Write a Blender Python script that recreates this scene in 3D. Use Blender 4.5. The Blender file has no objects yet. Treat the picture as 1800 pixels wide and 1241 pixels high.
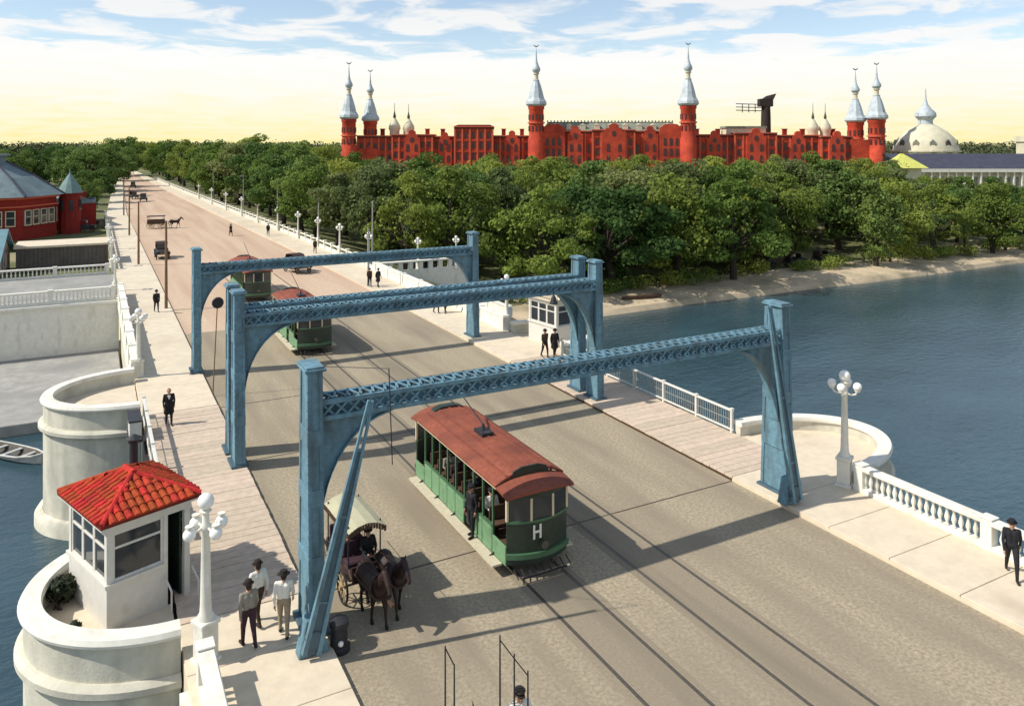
import bpy, bmesh, math, random
import numpy as np
from mathutils import Vector, Matrix

R = math.radians
scene = bpy.context.scene
col = scene.collection
PI = math.pi

# ------------------------------------------------------------------ camera, sky, sun, exposure
cam_d = bpy.data.cameras.new('camera')
cam = bpy.data.objects.new('camera', cam_d)
col.objects.link(cam)
cam.location = (0, 0, 13.5)
cam.rotation_euler = (R(90), 0, R(-28.23))
cam_d.sensor_width = 36
cam_d.lens = 36 * 1369 / 1800
cam_d.shift_y = -(620.5 - 255) / 1800
cam_d.clip_start = 0.5
cam_d.clip_end = 20000
scene.camera = cam

SUN_EL, SUN_AZ = 46.0, -77.0          # azimuth from +Y, clockwise; the sun stands off the left bank
world = bpy.data.worlds.new('World')
scene.world = world
world.use_nodes = True
nt = world.node_tree
for n in list(nt.nodes):
    nt.nodes.remove(n)


def wn(t, **kw):
    n = nt.nodes.new(t)
    for k, v in kw.items():
        setattr(n, k, v)
    return n


sky = wn('ShaderNodeTexSky', sky_type='NISHITA')
sky.sun_disc = False
sky.sun_elevation = R(SUN_EL)
sky.sun_rotation = R(SUN_AZ)
sky.altitude = 0
sky.air_density = 1.0
sky.dust_density = 0.2
sky.ozone_density = 1.2
bg_sky = wn('ShaderNodeBackground')
bg_sky.inputs['Strength'].default_value = 0.15
nt.links.new(sky.outputs[0], bg_sky.inputs['Color'])
tc = wn('ShaderNodeTexCoord')
sep = wn('ShaderNodeSeparateXYZ')
nt.links.new(tc.outputs['Generated'], sep.inputs[0])


def wmath(op, a, b=None, clamp=False):
    n = wn('ShaderNodeMath', operation=op, use_clamp=clamp)
    for i, v in enumerate((a, b)):
        if v is None:
            continue
        if isinstance(v, (int, float)):
            n.inputs[i].default_value = v
        else:
            nt.links.new(v, n.inputs[i])
    return n.outputs[0]


zz = wmath('MAXIMUM', sep.outputs['Z'], 0.0)
den = wmath('ADD', zz, 0.07)
u = wmath('DIVIDE', sep.outputs['X'], den)
v = wmath('DIVIDE', sep.outputs['Y'], den)
comb = wn('ShaderNodeCombineXYZ')
nt.links.new(u, comb.inputs[0])
nt.links.new(v, comb.inputs[1])
noise = wn('ShaderNodeTexNoise')
noise.inputs['Scale'].default_value = 1.9
noise.inputs['Detail'].default_value = 7
noise.inputs['Roughness'].default_value = 0.55
noise.inputs['Distortion'].default_value = 0.6
nt.links.new(comb.outputs[0], noise.inputs['Vector'])
# cloud cover: thins out with height, closes to a bright veil near the horizon
veil = wn('ShaderNodeMapRange', interpolation_type='SMOOTHSTEP')
nt.links.new(zz, veil.inputs['Value'])
veil.inputs['From Min'].default_value = 0.125
veil.inputs['From Max'].default_value = 0.07
veil.inputs['To Min'].default_value = 0.0
veil.inputs['To Max'].default_value = 0.62
cl = wmath('ADD', noise.outputs['Fac'], veil.outputs[0])
cmask = wn('ShaderNodeMapRange', interpolation_type='SMOOTHSTEP')
nt.links.new(cl, cmask.inputs['Value'])
cmask.inputs['From Min'].default_value = 0.44
cmask.inputs['From Max'].default_value = 0.60
cmask.inputs['To Min'].default_value = 0.13
# cloud / veil colour by elevation: warm yellow haze at the horizon to white
ramp = wn('ShaderNodeValToRGB')
zw = wmath('ADD', zz, wmath('MULTIPLY', wmath('SUBTRACT', noise.outputs['Fac'], 0.42), 0.075))
nt.links.new(zw, ramp.inputs['Fac'])
el = ramp.color_ramp.elements
el[0].position = 0.0
el[0].color = (1.0, 0.88, 0.40, 1)
el[1].position = 0.11
el[1].color = (1.0, 1.0, 0.985, 1)
e = ramp.color_ramp.elements.new(0.035)
e.color = (1.0, 0.955, 0.66, 1)
e = ramp.color_ramp.elements.new(0.07)
e.color = (1.0, 0.985, 0.88, 1)
e = ramp.color_ramp.elements.new(0.4)
e.color = (0.60, 0.66, 0.74, 1)
bg_cl = wn('ShaderNodeBackground')
bg_cl.inputs['Strength'].default_value = 1.0
nt.links.new(ramp.outputs['Color'], bg_cl.inputs['Color'])
mixw = wn('ShaderNodeMixShader')
nt.links.new(cmask.outputs[0], mixw.inputs['Fac'])
nt.links.new(bg_sky.outputs[0], mixw.inputs[1])
nt.links.new(bg_cl.outputs[0], mixw.inputs[2])
wout = wn('ShaderNodeOutputWorld')
nt.links.new(mixw.outputs[0], wout.inputs['Surface'])

sun_d = bpy.data.lights.new('sun', 'SUN')
sun_d.energy = 5.0
sun_d.angle = R(0.7)
sun_d.color = (1.0, 0.945, 0.85)
sun = bpy.data.objects.new('sun', sun_d)
col.objects.link(sun)
sd = Vector((math.sin(R(SUN_AZ)) * math.cos(R(SUN_EL)), math.cos(R(SUN_AZ)) * math.cos(R(SUN_EL)), math.sin(R(SUN_EL))))
sun.rotation_euler = sd.to_track_quat('Z', 'Y').to_euler()

vs = scene.view_settings
vs.view_transform = 'Standard'
vs.look = 'None'
vs.exposure = 0.0
vs.gamma = 1.0
vs.use_curve_mapping = False
scene.render.resolution_x = 1024
scene.render.resolution_y = 705

# ------------------------------------------------------------------ materials
MATS = {}


def M(name, c, rough=0.85, var=0.12, scale=2.0, bump=0.0, bscale=30.0, metal=0.0, c2=None, c2scale=0.4, c2lo=0.5, c2hi=0.7,
      spec=0.3, alpha=1.0, trans=0.0, rnd=0.0, c2map=None):
    """procedural Principled: base colour broken up by noise, an optional second colour in patches, bump, per-object hue jitter"""
    m = bpy.data.materials.new(name)
    m.use_nodes = True
    t = m.node_tree
    b = t.nodes['Principled BSDF']
    b.inputs['Roughness'].default_value = rough
    b.inputs['Metallic'].default_value = metal
    b.inputs['Specular IOR Level'].default_value = spec
    geo = t.nodes.new('ShaderNodeNewGeometry')
    nz = t.nodes.new('ShaderNodeTexNoise')
    nz.inputs['Scale'].default_value = scale
    nz.inputs['Detail'].default_value = 6
    nz.inputs['Roughness'].default_value = 0.65
    t.links.new(geo.outputs['Position'], nz.inputs['Vector'])
    mr = t.nodes.new('ShaderNodeMapRange')
    mr.inputs['From Min'].default_value = 0.3
    mr.inputs['From Max'].default_value = 0.7
    t.links.new(nz.outputs['Fac'], mr.inputs['Value'])
    mx = t.nodes.new('ShaderNodeMix')
    mx.data_type = 'RGBA'
    mx.inputs['A'].default_value = tuple(min(1, x * (1 - var)) for x in c) + (1,)
    mx.inputs['B'].default_value = tuple(min(1, x * (1 + var)) for x in c) + (1,)
    t.links.new(mr.outputs[0], mx.inputs['Factor'])
    out = mx.outputs['Result']
    if c2:
        n2 = t.nodes.new('ShaderNodeTexNoise')
        n2.inputs['Scale'].default_value = c2scale
        n2.inputs['Detail'].default_value = 5
        if c2map:
            mp = t.nodes.new('ShaderNodeMapping')
            mp.inputs['Scale'].default_value = c2map
            t.links.new(geo.outputs['Position'], mp.inputs['Vector'])
            t.links.new(mp.outputs[0], n2.inputs['Vector'])
        else:
            t.links.new(geo.outputs['Position'], n2.inputs['Vector'])
        m2 = t.nodes.new('ShaderNodeMapRange')
        m2.inputs['From Min'].default_value = c2lo
        m2.inputs['From Max'].default_value = c2hi
        t.links.new(n2.outputs['Fac'], m2.inputs['Value'])
        x2 = t.nodes.new('ShaderNodeMix')
        x2.data_type = 'RGBA'
        t.links.new(m2.outputs[0], x2.inputs['Factor'])
        t.links.new(out, x2.inputs['A'])
        x2.inputs['B'].default_value = tuple(c2) + (1,)
        out = x2.outputs['Result']
    if rnd:
        oi = t.nodes.new('ShaderNodeObjectInfo')
        hs = t.nodes.new('ShaderNodeHueSaturation')
        m3 = t.nodes.new('ShaderNodeMapRange')
        m3.inputs['To Min'].default_value = 1 - rnd
        m3.inputs['To Max'].default_value = 1 + rnd
        t.links.new(oi.outputs['Random'], m3.inputs['Value'])
        t.links.new(m3.outputs[0], hs.inputs['Value'])
        m4 = t.nodes.new('ShaderNodeMapRange')
        m4.inputs['To Min'].default_value = 0.5 + rnd * 0.07
        m4.inputs['To Max'].default_value = 0.5 - rnd * 0.07
        t.links.new(oi.outputs['Random'], m4.inputs['Value'])
        t.links.new(m4.outputs[0], hs.inputs['Hue'])
        t.links.new(out, hs.inputs['Color'])
        out = hs.outputs['Color']
    t.links.new(out, b.inputs['Base Color'])
    if bump:
        n3 = t.nodes.new('ShaderNodeTexNoise')
        n3.inputs['Scale'].default_value = bscale
        n3.inputs['Detail'].default_value = 5
        t.links.new(geo.outputs['Position'], n3.inputs['Vector'])
        bp = t.nodes.new('ShaderNodeBump')
        bp.inputs['Strength'].default_value = bump
        bp.inputs['Distance'].default_value = 0.03
        t.links.new(n3.outputs['Fac'], bp.inputs['Height'])
        t.links.new(bp.outputs[0], b.inputs['Normal'])
    if alpha < 1:
        b.inputs['Alpha'].default_value = alpha
    if trans:
        tr = t.nodes.new('ShaderNodeBsdfTranslucent')
        t.links.new(out, tr.inputs['Color'])
        ms = t.nodes.new('ShaderNodeMixShader')
        ms.inputs[0].default_value = trans
        t.links.new(b.outputs[0], ms.inputs[1])
        t.links.new(tr.outputs[0], ms.inputs[2])
        t.links.new(ms.outputs[0], t.nodes['Material Output'].inputs['Surface'])
    MATS[name] = m
    return m


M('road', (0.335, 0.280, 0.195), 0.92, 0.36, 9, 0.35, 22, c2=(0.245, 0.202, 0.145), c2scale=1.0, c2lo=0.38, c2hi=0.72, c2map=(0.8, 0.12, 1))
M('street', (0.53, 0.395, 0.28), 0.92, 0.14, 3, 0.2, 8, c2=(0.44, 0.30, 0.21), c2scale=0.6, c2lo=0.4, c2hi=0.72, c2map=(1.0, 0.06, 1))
M('track_bed', (0.265, 0.22, 0.156), 0.9, 0.15, 12, 0.25, 24, c2=(0.20, 0.168, 0.12), c2scale=1.0, c2lo=0.42, c2hi=0.7, c2map=(1.3, 0.08, 1))
M('rail', (0.15, 0.13, 0.11), 0.45, 0.2, 8, metal=0.6)
M('groove', (0.08, 0.068, 0.052), 0.9, 0.2, 8)
M('concrete', (0.64, 0.545, 0.41), 0.9, 0.09, 2.2, 0.15, 20, c2=(0.50, 0.41, 0.30), c2scale=0.5, c2lo=0.55, c2hi=0.8)
M('walk_far', (0.62, 0.54, 0.41), 0.9, 0.1, 1.4, c2=(0.52, 0.42, 0.32), c2scale=0.2, c2lo=0.5, c2hi=0.75)
M('plank', (0.53, 0.425, 0.325), 0.88, 0.14, 4, 0.3, 18, rnd=0.09)
M('stone', (0.58, 0.555, 0.455), 0.9, 0.14, 1.8, 0.3, 14, c2=(0.38, 0.365, 0.30), c2scale=1.0, c2lo=0.48, c2hi=0.78, c2map=(1.3, 1.3, 0.28))
M('white', (0.73, 0.705, 0.62), 0.75, 0.08, 3, 0.15, 25, c2=(0.52, 0.48, 0.39), c2scale=1.1, c2lo=0.54, c2hi=0.82, c2map=(1.6, 1.6, 0.5))
M('white_wood', (0.63, 0.61, 0.55), 0.6, 0.06, 5, 0.06, 30, c2=(0.5, 0.48, 0.43), c2scale=2.0, c2lo=0.58, c2hi=0.8)
M('quay', (0.32, 0.31, 0.285), 0.9, 0.2, 1.2, 0.2, 8, c2=(0.24, 0.24, 0.225), c2scale=0.25, c2lo=0.45, c2hi=0.7)
M('steel', (0.128, 0.245, 0.308), 0.7, 0.24, 5, 0.25, 18, c2=(0.075, 0.10, 0.11), c2scale=1.4, c2lo=0.44, c2hi=0.78, spec=0.35, c2map=(1.6, 1.6, 0.35))
M('steel_dark', (0.06, 0.105, 0.135), 0.55, 0.15, 3, 0.1, 20)
M('girder', (0.03, 0.03, 0.035), 0.7, 0.3, 3)
M('iron', (0.03, 0.03, 0.035), 0.5, 0.3, 6)
M('tile', (0.44, 0.055, 0.026), 0.85, 0.28, 7, 0.35, 30, c2=(0.24, 0.035, 0.022), c2scale=2.2, c2lo=0.5, c2hi=0.75, spec=0.15, rnd=0.2)
M('tile_bed', (0.16, 0.02, 0.012), 0.85, 0.2, 5)
M('glass', (0.035, 0.04, 0.045), 0.08, 0.2, 2, spec=0.5)
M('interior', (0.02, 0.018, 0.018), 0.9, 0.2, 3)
M('globe', (0.86, 0.85, 0.80), 0.25, 0.02, 3, spec=0.5)
M('car_green', (0.06, 0.135, 0.068), 0.45, 0.15, 3, 0.05, 20, spec=0.45)
M('car_panel', (0.15, 0.28, 0.15), 0.5, 0.13, 4, 0.05, 25, c2=(0.09, 0.17, 0.095), c2scale=1.5, c2lo=0.55, c2hi=0.8)
M('car_dark', (0.020, 0.034, 0.024), 0.4, 0.25, 4, spec=0.5)
M('car_roof', (0.25, 0.072, 0.042), 0.85, 0.2, 5, 0.3, 16, c2=(0.15, 0.045, 0.03), c2scale=0.9, c2lo=0.45, c2hi=0.75)
M('cream', (0.62, 0.54, 0.36), 0.7, 0.08, 3)
M('wood_dark', (0.085, 0.05, 0.03), 0.7, 0.2, 6)
M('board', (0.52, 0.46, 0.34), 0.85, 0.12, 5, 0.2, 20)
M('canopy', (0.42, 0.40, 0.27), 0.85, 0.1, 4, 0.1, 12)
M('leather', (0.045, 0.025, 0.022), 0.55, 0.2, 5)
M('spoke', (0.40, 0.29, 0.16), 0.7, 0.15, 8)
M('tyre', (0.03, 0.028, 0.026), 0.85, 0.2, 8)
M('horse', (0.022, 0.011, 0.009), 0.55, 0.3, 5, spec=0.4)
M('horse_light', (0.028, 0.014, 0.011), 0.6, 0.25, 5)
M('mane', (0.012, 0.01, 0.009), 0.7, 0.3, 9)
M('skin', (0.46, 0.26, 0.17), 0.55, 0.06, 8)
M('hair', (0.025, 0.018, 0.014), 0.6, 0.3, 30)
M('cloth_white', (0.72, 0.70, 0.63), 0.85, 0.08, 8)
M('cloth_grey', (0.24, 0.225, 0.185), 0.9, 0.15, 8)
M('cloth_black', (0.016, 0.016, 0.02), 0.85, 0.3, 8)
M('cloth_brown', (0.055, 0.036, 0.025), 0.88, 0.25, 8)
M('cloth_tan', (0.34, 0.27, 0.18), 0.88, 0.12, 8)
M('cloth_plum', (0.045, 0.022, 0.03), 0.88, 0.2, 8)
M('straw', (0.56, 0.45, 0.24), 0.85, 0.12, 20)
M('shoe', (0.02, 0.014, 0.011), 0.5, 0.2, 10)
M('brick', (0.53, 0.070, 0.033), 0.88, 0.24, 0.6, 0.2, 6, c2=(0.34, 0.042, 0.024), c2scale=0.16, c2lo=0.42, c2hi=0.66)
M('brick_dark', (0.27, 0.026, 0.018), 0.88, 0.22, 2, 0.2, 6, c2=(0.17, 0.018, 0.014), c2scale=0.25, c2lo=0.45, c2hi=0.7)
M('brick_trim', (0.57, 0.125, 0.068), 0.85, 0.15, 1)
M('stone_trim', (0.62, 0.56, 0.40), 0.85, 0.12, 1)
M('silver', (0.46, 0.515, 0.545), 0.6, 0.14, 0.8, metal=0.1, c2=(0.28, 0.32, 0.35), c2scale=0.5, c2lo=0.5, c2hi=0.8)
M('bronze', (0.10, 0.095, 0.075), 0.5, 0.2, 1, metal=0.3)
M('hotel_roof', (0.20, 0.21, 0.165), 0.85, 0.3, 0.8)
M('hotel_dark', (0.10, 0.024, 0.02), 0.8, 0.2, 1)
M('hotel_glass', (0.075, 0.024, 0.022), 0.35, 0.3, 0.5, spec=0.5)
M('dome', (0.58, 0.54, 0.40), 0.7, 0.14, 0.4)
M('slate', (0.055, 0.058, 0.085), 0.8, 0.2, 0.6)
M('slate_blue', (0.17, 0.225, 0.24), 0.75, 0.2, 1.0, 0.15, 5, c2=(0.11, 0.15, 0.165), c2scale=0.3, c2lo=0.45, c2hi=0.7)
M('roof_teal', (0.15, 0.27, 0.31), 0.7, 0.15, 1.2)
M('copper', (0.15, 0.235, 0.225), 0.65, 0.15, 2)
M('render_pink', (0.55, 0.40, 0.30), 0.9, 0.12, 1)
M('shed_brown', (0.115, 0.10, 0.09), 0.9, 0.2, 1.2)
M('yellow_roof', (0.55, 0.55, 0.14), 0.85, 0.12, 0.6)
M('pole', (0.19, 0.115, 0.06), 0.9, 0.2, 4)
M('pole_grey', (0.30, 0.31, 0.29), 0.8, 0.15, 3)
M('bark', (0.05, 0.038, 0.028), 0.9, 0.3, 4, 0.5, 10)
M('ground', (0.115, 0.125, 0.048), 0.95, 0.3, 0.3, c2=(0.30, 0.25, 0.14), c2scale=0.06, c2lo=0.5, c2hi=0.7)
M('sand', (0.50, 0.40, 0.27), 0.95, 0.14, 0.8, 0.2, 4, c2=(0.27, 0.23, 0.15), c2scale=0.22, c2lo=0.48, c2hi=0.68)
M('mud', (0.10, 0.085, 0.055), 0.8, 0.3, 0.8)
M('stack', (0.035, 0.026, 0.022), 0.85, 0.3, 1)
M('boat', (0.42, 0.42, 0.40), 0.6, 0.15, 3)
M('boat_in', (0.10, 0.09, 0.075), 0.8, 0.2, 4)
M('leaf_a', (0.165, 0.235, 0.045), 0.75, 0.35, 0.5, trans=0.42, rnd=0.34, spec=0.2)
M('leaf_b', (0.115, 0.185, 0.045), 0.75, 0.35, 0.5, trans=0.4, rnd=0.34, spec=0.2)
M('leaf_c', (0.215, 0.265, 0.050), 0.75, 0.35, 0.5, trans=0.42, rnd=0.3, spec=0.2)
M('leaf_shrub', (0.035, 0.048, 0.024), 0.75, 0.4, 4, trans=0.2)
M('leaf_d', (0.165, 0.20, 0.072), 0.8, 0.35, 0.5, trans=0.42, rnd=0.3, spec=0.15)
M('frond', (0.105, 0.165, 0.055), 0.6, 0.3, 0.6, trans=0.2, rnd=0.25)
M('leaf_far', (0.070, 0.085, 0.042), 0.9, 0.35, 0.02, spec=0.1)


def water_mat():
    m = bpy.data.materials.new('water')
    m.use_nodes = True
    t = m.node_tree
    b = t.nodes['Principled BSDF']
    b.inputs['Roughness'].default_value = 0.16
    b.inputs['IOR'].default_value = 1.42
    b.inputs['Specular IOR Level'].default_value = 0.55
    geo = t.nodes.new('ShaderNodeNewGeometry')
    mp = t.nodes.new('ShaderNodeMapping')
    mp.inputs['Scale'].default_value = (0.55, 1.0, 1)
    mp.inputs['Rotation'].default_value = (0, 0, R(-20))
    t.links.new(geo.outputs['Position'], mp.inputs['Vector'])
    n1 = t.nodes.new('ShaderNodeTexNoise')
    n1.inputs['Scale'].default_value = 1.5
    n1.inputs['Detail'].default_value = 5
    n1.inputs['Roughness'].default_value = 0.6
    n2 = t.nodes.new('ShaderNodeTexNoise')
    n2.inputs['Scale'].default_value = 0.16
    n2.inputs['Detail'].default_value = 4
    t.links.new(mp.outputs[0], n1.inputs['Vector'])
    t.links.new(mp.outputs[0], n2.inputs['Vector'])
    mx = t.nodes.new('ShaderNodeMix')
    mx.data_type = 'RGBA'
    mx.inputs['A'].default_value = (0.008, 0.027, 0.038, 1)
    mx.inputs['B'].default_value = (0.050, 0.102, 0.126, 1)
    t.links.new(n2.outputs['Fac'], mx.inputs['Factor'])
    t.links.new(mx.outputs['Result'], b.inputs['Base Color'])
    bp = t.nodes.new('ShaderNodeBump')
    bp.inputs['Strength'].default_value = 0.9
    bp.inputs['Distance'].default_value = 0.12
    t.links.new(n1.outputs['Fac'], bp.inputs['Height'])
    t.links.new(bp.outputs[0], b.inputs['Normal'])
    MATS['water'] = m


water_mat()


# ------------------------------------------------------------------ mesh helpers
class MB:
    """collects vertices and faces, then links them as one mesh object"""

    def __init__(self):
        self.v, self.f, self.mi, self.cur = [], [], [], 0

    def add(self, vs_, fs):
        o = len(self.v)
        self.v.extend([tuple(p) for p in vs_])
        self.f.extend([tuple(i + o for i in f) for f in fs])
        self.mi.extend([self.cur] * len(fs))
        return self

    def box(self, cx, cy, cz, sx, sy, sz, rz=0.0):
        c, s = math.cos(rz), math.sin(rz)
        p = []
        for dz in (-.5, .5):
            for dx, dy in ((-.5, -.5), (.5, -.5), (.5, .5), (-.5, .5)):
                x, y = dx * sx, dy * sy
                p.append((cx + x * c - y * s, cy + x * s + y * c, cz + dz * sz))
        return self.add(p, BOXF)

    def box2(self, x0, x1, y0, y1, z0, z1):
        return self.box((x0 + x1) / 2, (y0 + y1) / 2, (z0 + z1) / 2, x1 - x0, y1 - y0, z1 - z0)

    def bar(self, a, b, w, h, up=(0, 0, 1), w2=None, h2=None):
        a, b = Vector(a), Vector(b)
        d = (b - a).normalized()
        up = Vector(up)
        if abs(d.dot(up)) > 0.98:
            up = Vector((0, 1, 0))
        s = d.cross(up).normalized()
        n = s.cross(d).normalized()
        p = []
        for q, ww, hh in ((a, w, h), (b, w2 or w, h2 or h)):
            for i, j in ((-.5, -.5), (.5, -.5), (.5, .5), (-.5, .5)):
                p.append(q + s * i * ww + n * j * hh)
        return self.add(p, BOXF)

    def tube(self, a, b, r0, r1=None, n=8, cap=True):
        r1 = r0 if r1 is None else r1
        a, b = Vector(a), Vector(b)
        d = (b - a).normalized()
        up = Vector((0, 0, 1)) if abs(d.z) < 0.95 else Vector((1, 0, 0))
        s = d.cross(up).normalized()
        t = d.cross(s).normalized()
        p = []
        for q, r in ((a, r0), (b, r1)):
            for k in range(n):
                an = 2 * PI * k / n
                p.append(q + s * math.cos(an) * r + t * math.sin(an) * r)
        f = [(k, (k + 1) % n, n + (k + 1) % n, n + k) for k in range(n)]
        if cap:
            f += [tuple(range(n - 1, -1, -1)), tuple(range(n, 2 * n))]
        return self.add(p, f)

    def lathe(self, prof, n=16, c=(0, 0, 0)):
        p, f = [], []
        for r, z in prof:
            for k in range(n):
                a = 2 * PI * k / n
                p.append((c[0] + r * math.cos(a), c[1] + r * math.sin(a), c[2] + z))
        for i in range(len(prof) - 1):
            for k in range(n):
                k2 = (k + 1) % n
                f.append((i * n + k, i * n + k2, (i + 1) * n + k2, (i + 1) * n + k))
        f.append(tuple(range(n - 1, -1, -1)))
        f.append(tuple((len(prof) - 1) * n + k for k in range(n)))
        return self.add(p, f)

    def sphere(self, c, r, n=10, m=7, sc=(1, 1, 1)):
        p, f = [], []
        for i in range(m + 1):
            t = PI * i / m
            for k in range(n):
                a = 2 * PI * k / n
                rr = max(math.sin(t), 0.02)
                p.append((c[0] + r * sc[0] * rr * math.cos(a), c[1] + r * sc[1] * rr * math.sin(a), c[2] - r * sc[2] * math.cos(t)))
        for i in range(m):
            for k in range(n):
                k2 = (k + 1) % n
                f.append((i * n + k, i * n + k2, (i + 1) * n + k2, (i + 1) * n + k))
        f.append(tuple(range(n - 1, -1, -1)))
        f.append(tuple(m * n + k for k in range(n)))
        return self.add(p, f)

    def prism(self, poly, axis, a0, a1):
        """poly: 2-D outline; axis 'x','y','z' is the extrusion axis"""
        def P(u_, v_, w):
            return {'x': (w, u_, v_), 'y': (u_, w, v_), 'z': (u_, v_, w)}[axis]
        n = len(poly)
        p = [P(u_, v_, a0) for u_, v_ in poly] + [P(u_, v_, a1) for u_, v_ in poly]
        f = [(k, (k + 1) % n, n + (k + 1) % n, n + k) for k in range(n)] + [tuple(range(n - 1, -1, -1)), tuple(range(n, 2 * n))]
        return self.add(p, f)

    def sweep(self, path, prof, closed=True):
        """path: list of (x, y, nx, ny); prof: closed outline (offset along n, z)"""
        m = len(prof)
        p, f = [], []
        for x, y, nx, ny in path:
            for o, z in prof:
                p.append((x + nx * o, y + ny * o, z))
        for i in range(len(path) - 1):
            for k in range(m):
                k2 = (k + 1) % m
                f.append((i * m + k, (i + 1) * m + k, (i + 1) * m + k2, i * m + k2))
        f.append(tuple(range(m)))
        f.append(tuple((len(path) - 1) * m + k for k in range(m - 1, -1, -1)))
        return self.add(p, f)

    def mesh(self, name, bevel=0.0, smooth=False, seg=1):
        me = bpy.data.meshes.new(name)
        me.from_pydata(self.v, [], self.f)
        bm = bmesh.new()
        bm.from_mesh(me)
        for i, fc in enumerate(bm.faces):
            fc.material_index = self.mi[i]
        bmesh.ops.recalc_face_normals(bm, faces=bm.faces)
        if bevel:
            ed = [e_ for e_ in bm.edges if len(e_.link_faces) == 2 and e_.calc_face_angle(0) > 0.5]
            bmesh.ops.bevel(bm, geom=ed, offset=bevel, segments=seg, affect='EDGES', clamp_overlap=True)
        if smooth:
            for fc in bm.faces:
                fc.smooth = True
            for e_ in bm.edges:
                if len(e_.link_faces) == 2 and e_.calc_face_angle(0) > 0.7:
                    e_.smooth = False
        bm.to_mesh(me)
        bm.free()
        return me

    def build(self, name, mat, parent=None, bevel=0.0, smooth=False, loc=None, rot=None):
        me = self.mesh(name, bevel, smooth)
        for k in (mat if isinstance(mat, (list, tuple)) else [mat]):
            me.materials.append(MATS[k])
        return link(name, me, parent, loc, rot)


BOXF = [(0, 3, 2, 1), (4, 5, 6, 7), (0, 1, 5, 4), (1, 2, 6, 5), (2, 3, 7, 6), (3, 0, 4, 7)]


def link(name, data, parent=None, loc=None, rot=None, scale=None):
    o = bpy.data.objects.new(name, data)
    col.objects.link(o)
    if parent:
        o.parent = parent
    if loc is not None:
        o.location = loc
    if rot is not None:
        o.rotation_euler = rot
    if scale is not None:
        o.scale = scale
    return o


def tag(o, label=None, cat=None, group=None, kind=None):
    if label:
        o['label'] = label
    if cat:
        o['category'] = cat
    if group:
        o['group'] = group
    if kind:
        o['kind'] = kind
    return o


def empty(name, loc, rz=0.0, label=None, cat=None, group=None):
    o = link(name, None, None, loc, (0, 0, rz))
    o.empty_display_size = 0.2
    return tag(o, label, cat, group)


def struct(o):
    return tag(o, kind='structure')


def copy_tree(o, parent=None):
    c = o.copy()
    col.objects.link(c)
    c.parent = parent
    for ch in [x for x in KIDS.get(o.name, [])] or list(o.children):
        copy_tree(ch, c)
    return c


KIDS = {}


def meshmat(mb, name, mat, **kw):
    me = mb.mesh(name, **kw)
    for k in (mat if isinstance(mat, (list, tuple)) else [mat]):
        me.materials.append(MATS[k])
    return me


# ------------------------------------------------------------------ setting: river, ground, street
WATER = -5.3
XL, XR = 2.0, 26.2            # outer edges of the bridge deck
KL, KR = 5.6, 22.6            # kerbs
PIER = ((21.0, 28.2, 24.6), (41.9, 49.1, 45.5))

mb = MB()
mb.add([(-700, -500, WATER), (1200, -500, WATER), (1200, 84, WATER), (-700, 84, WATER)], [(0, 1, 2, 3)])
struct(mb.build('river_water', 'water'))


def park_z(x, y):
    """ground level: street terrace at 0, park falling to the river on the right"""
    lvl = -4.35 + min(max((y - 76) / 60, 0), 1) * 2.2 + min(max((y - 140) / 150, 0), 1) * 1.2
    t = min(max((x - 27.5) / 14.0, 0), 1)
    t = t * t * (3 - 2 * t)
    a = -0.25
    return a * (1 - t) + lvl * t


xs = [-6000, -2500, -1000, -500, -250, -120, -60, -30, -10, 0, 10, 20, 27, 29, 31, 34, 37, 40, 44, 50, 60, 75, 90, 110, 130, 160, 200, 260, 340, 450, 600, 900, 1500, 3000, 7000]
ys = [75.8, 78.6, 82, 87, 93, 100, 110, 122, 135, 150, 170, 195, 230, 280, 340, 420, 550, 800, 1300, 2500, 5000, 9000]
mb = MB()
for y in ys:
    for x in xs:
        yy = max(y, 78.6) if x < 27.5 else y
        mb.v.append((x, yy, park_z(x, y)))
nx = len(xs)
for j in range(len(ys) - 1):
    for i in range(nx - 1):
        mb.f.append((j * nx + i, j * nx + i + 1, (j + 1) * nx + i + 1, (j + 1) * nx + i))
        mb.mi.append(0)
struct(mb.build('ground', 'ground', smooth=True))

# sandy river bank on the right, with an uneven edge
rng = random.Random(3)
mb = MB()
bx = [27.5 + i * 2.5 for i in range(150)]
for i, x in enumerate(bx):
    w = 0.18 * math.sin(x * 0.11) + 0.1 * math.sin(x * 0.31 + 1) + rng.uniform(-.06, .06)
    for y, z in ((70.3 + w, -5.85), (70.8 + w, -5.25), (71.2 + w * .8, -4.75), (72.6, -4.50 + rng.uniform(-.06, .06)), (75.6, -4.30), (79.5, -4.12 if x > 42 else -4.5)):
        mb.v.append((x, y, z))
for i in range(len(bx) - 1):
    for k in range(5):
        mb.f.append((i * 6 + k, (i + 1) * 6 + k, (i + 1) * 6 + k + 1, i * 6 + k + 1))
        mb.mi.append(0)
struct(mb.build('river_bank', 'sand', smooth=True))

# lower quay on the left
mb = MB().box2(-90, 1.9, 59.5, 77.4, -6.5, -4.55)
struct(mb.build('lower_quay', 'quay', bevel=0.05))

# roadway over the bridge and the street beyond
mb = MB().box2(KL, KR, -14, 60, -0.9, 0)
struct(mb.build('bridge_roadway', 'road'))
TBL = [(40, 5.6, 22.6), (60, 5.6, 22.6), (78, 5.6, 22.6), (110, 5.6, 22.2), (170, 5.6, 20.6), (250, 7.6, 18.9), (344, 9.8, 17.6), (460, 11.8, 16.4), (520, 12.6, 16.0)]


def edge(y):
    for (y0, a0, b0), (y1, a1, b1) in zip(TBL, TBL[1:]):
        if y0 <= y <= y1:
            t = (y - y0) / (y1 - y0)
            return a0 + (a1 - a0) * t, b0 + (b1 - b0) * t
    return TBL[-1][1], TBL[-1][2]


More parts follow.
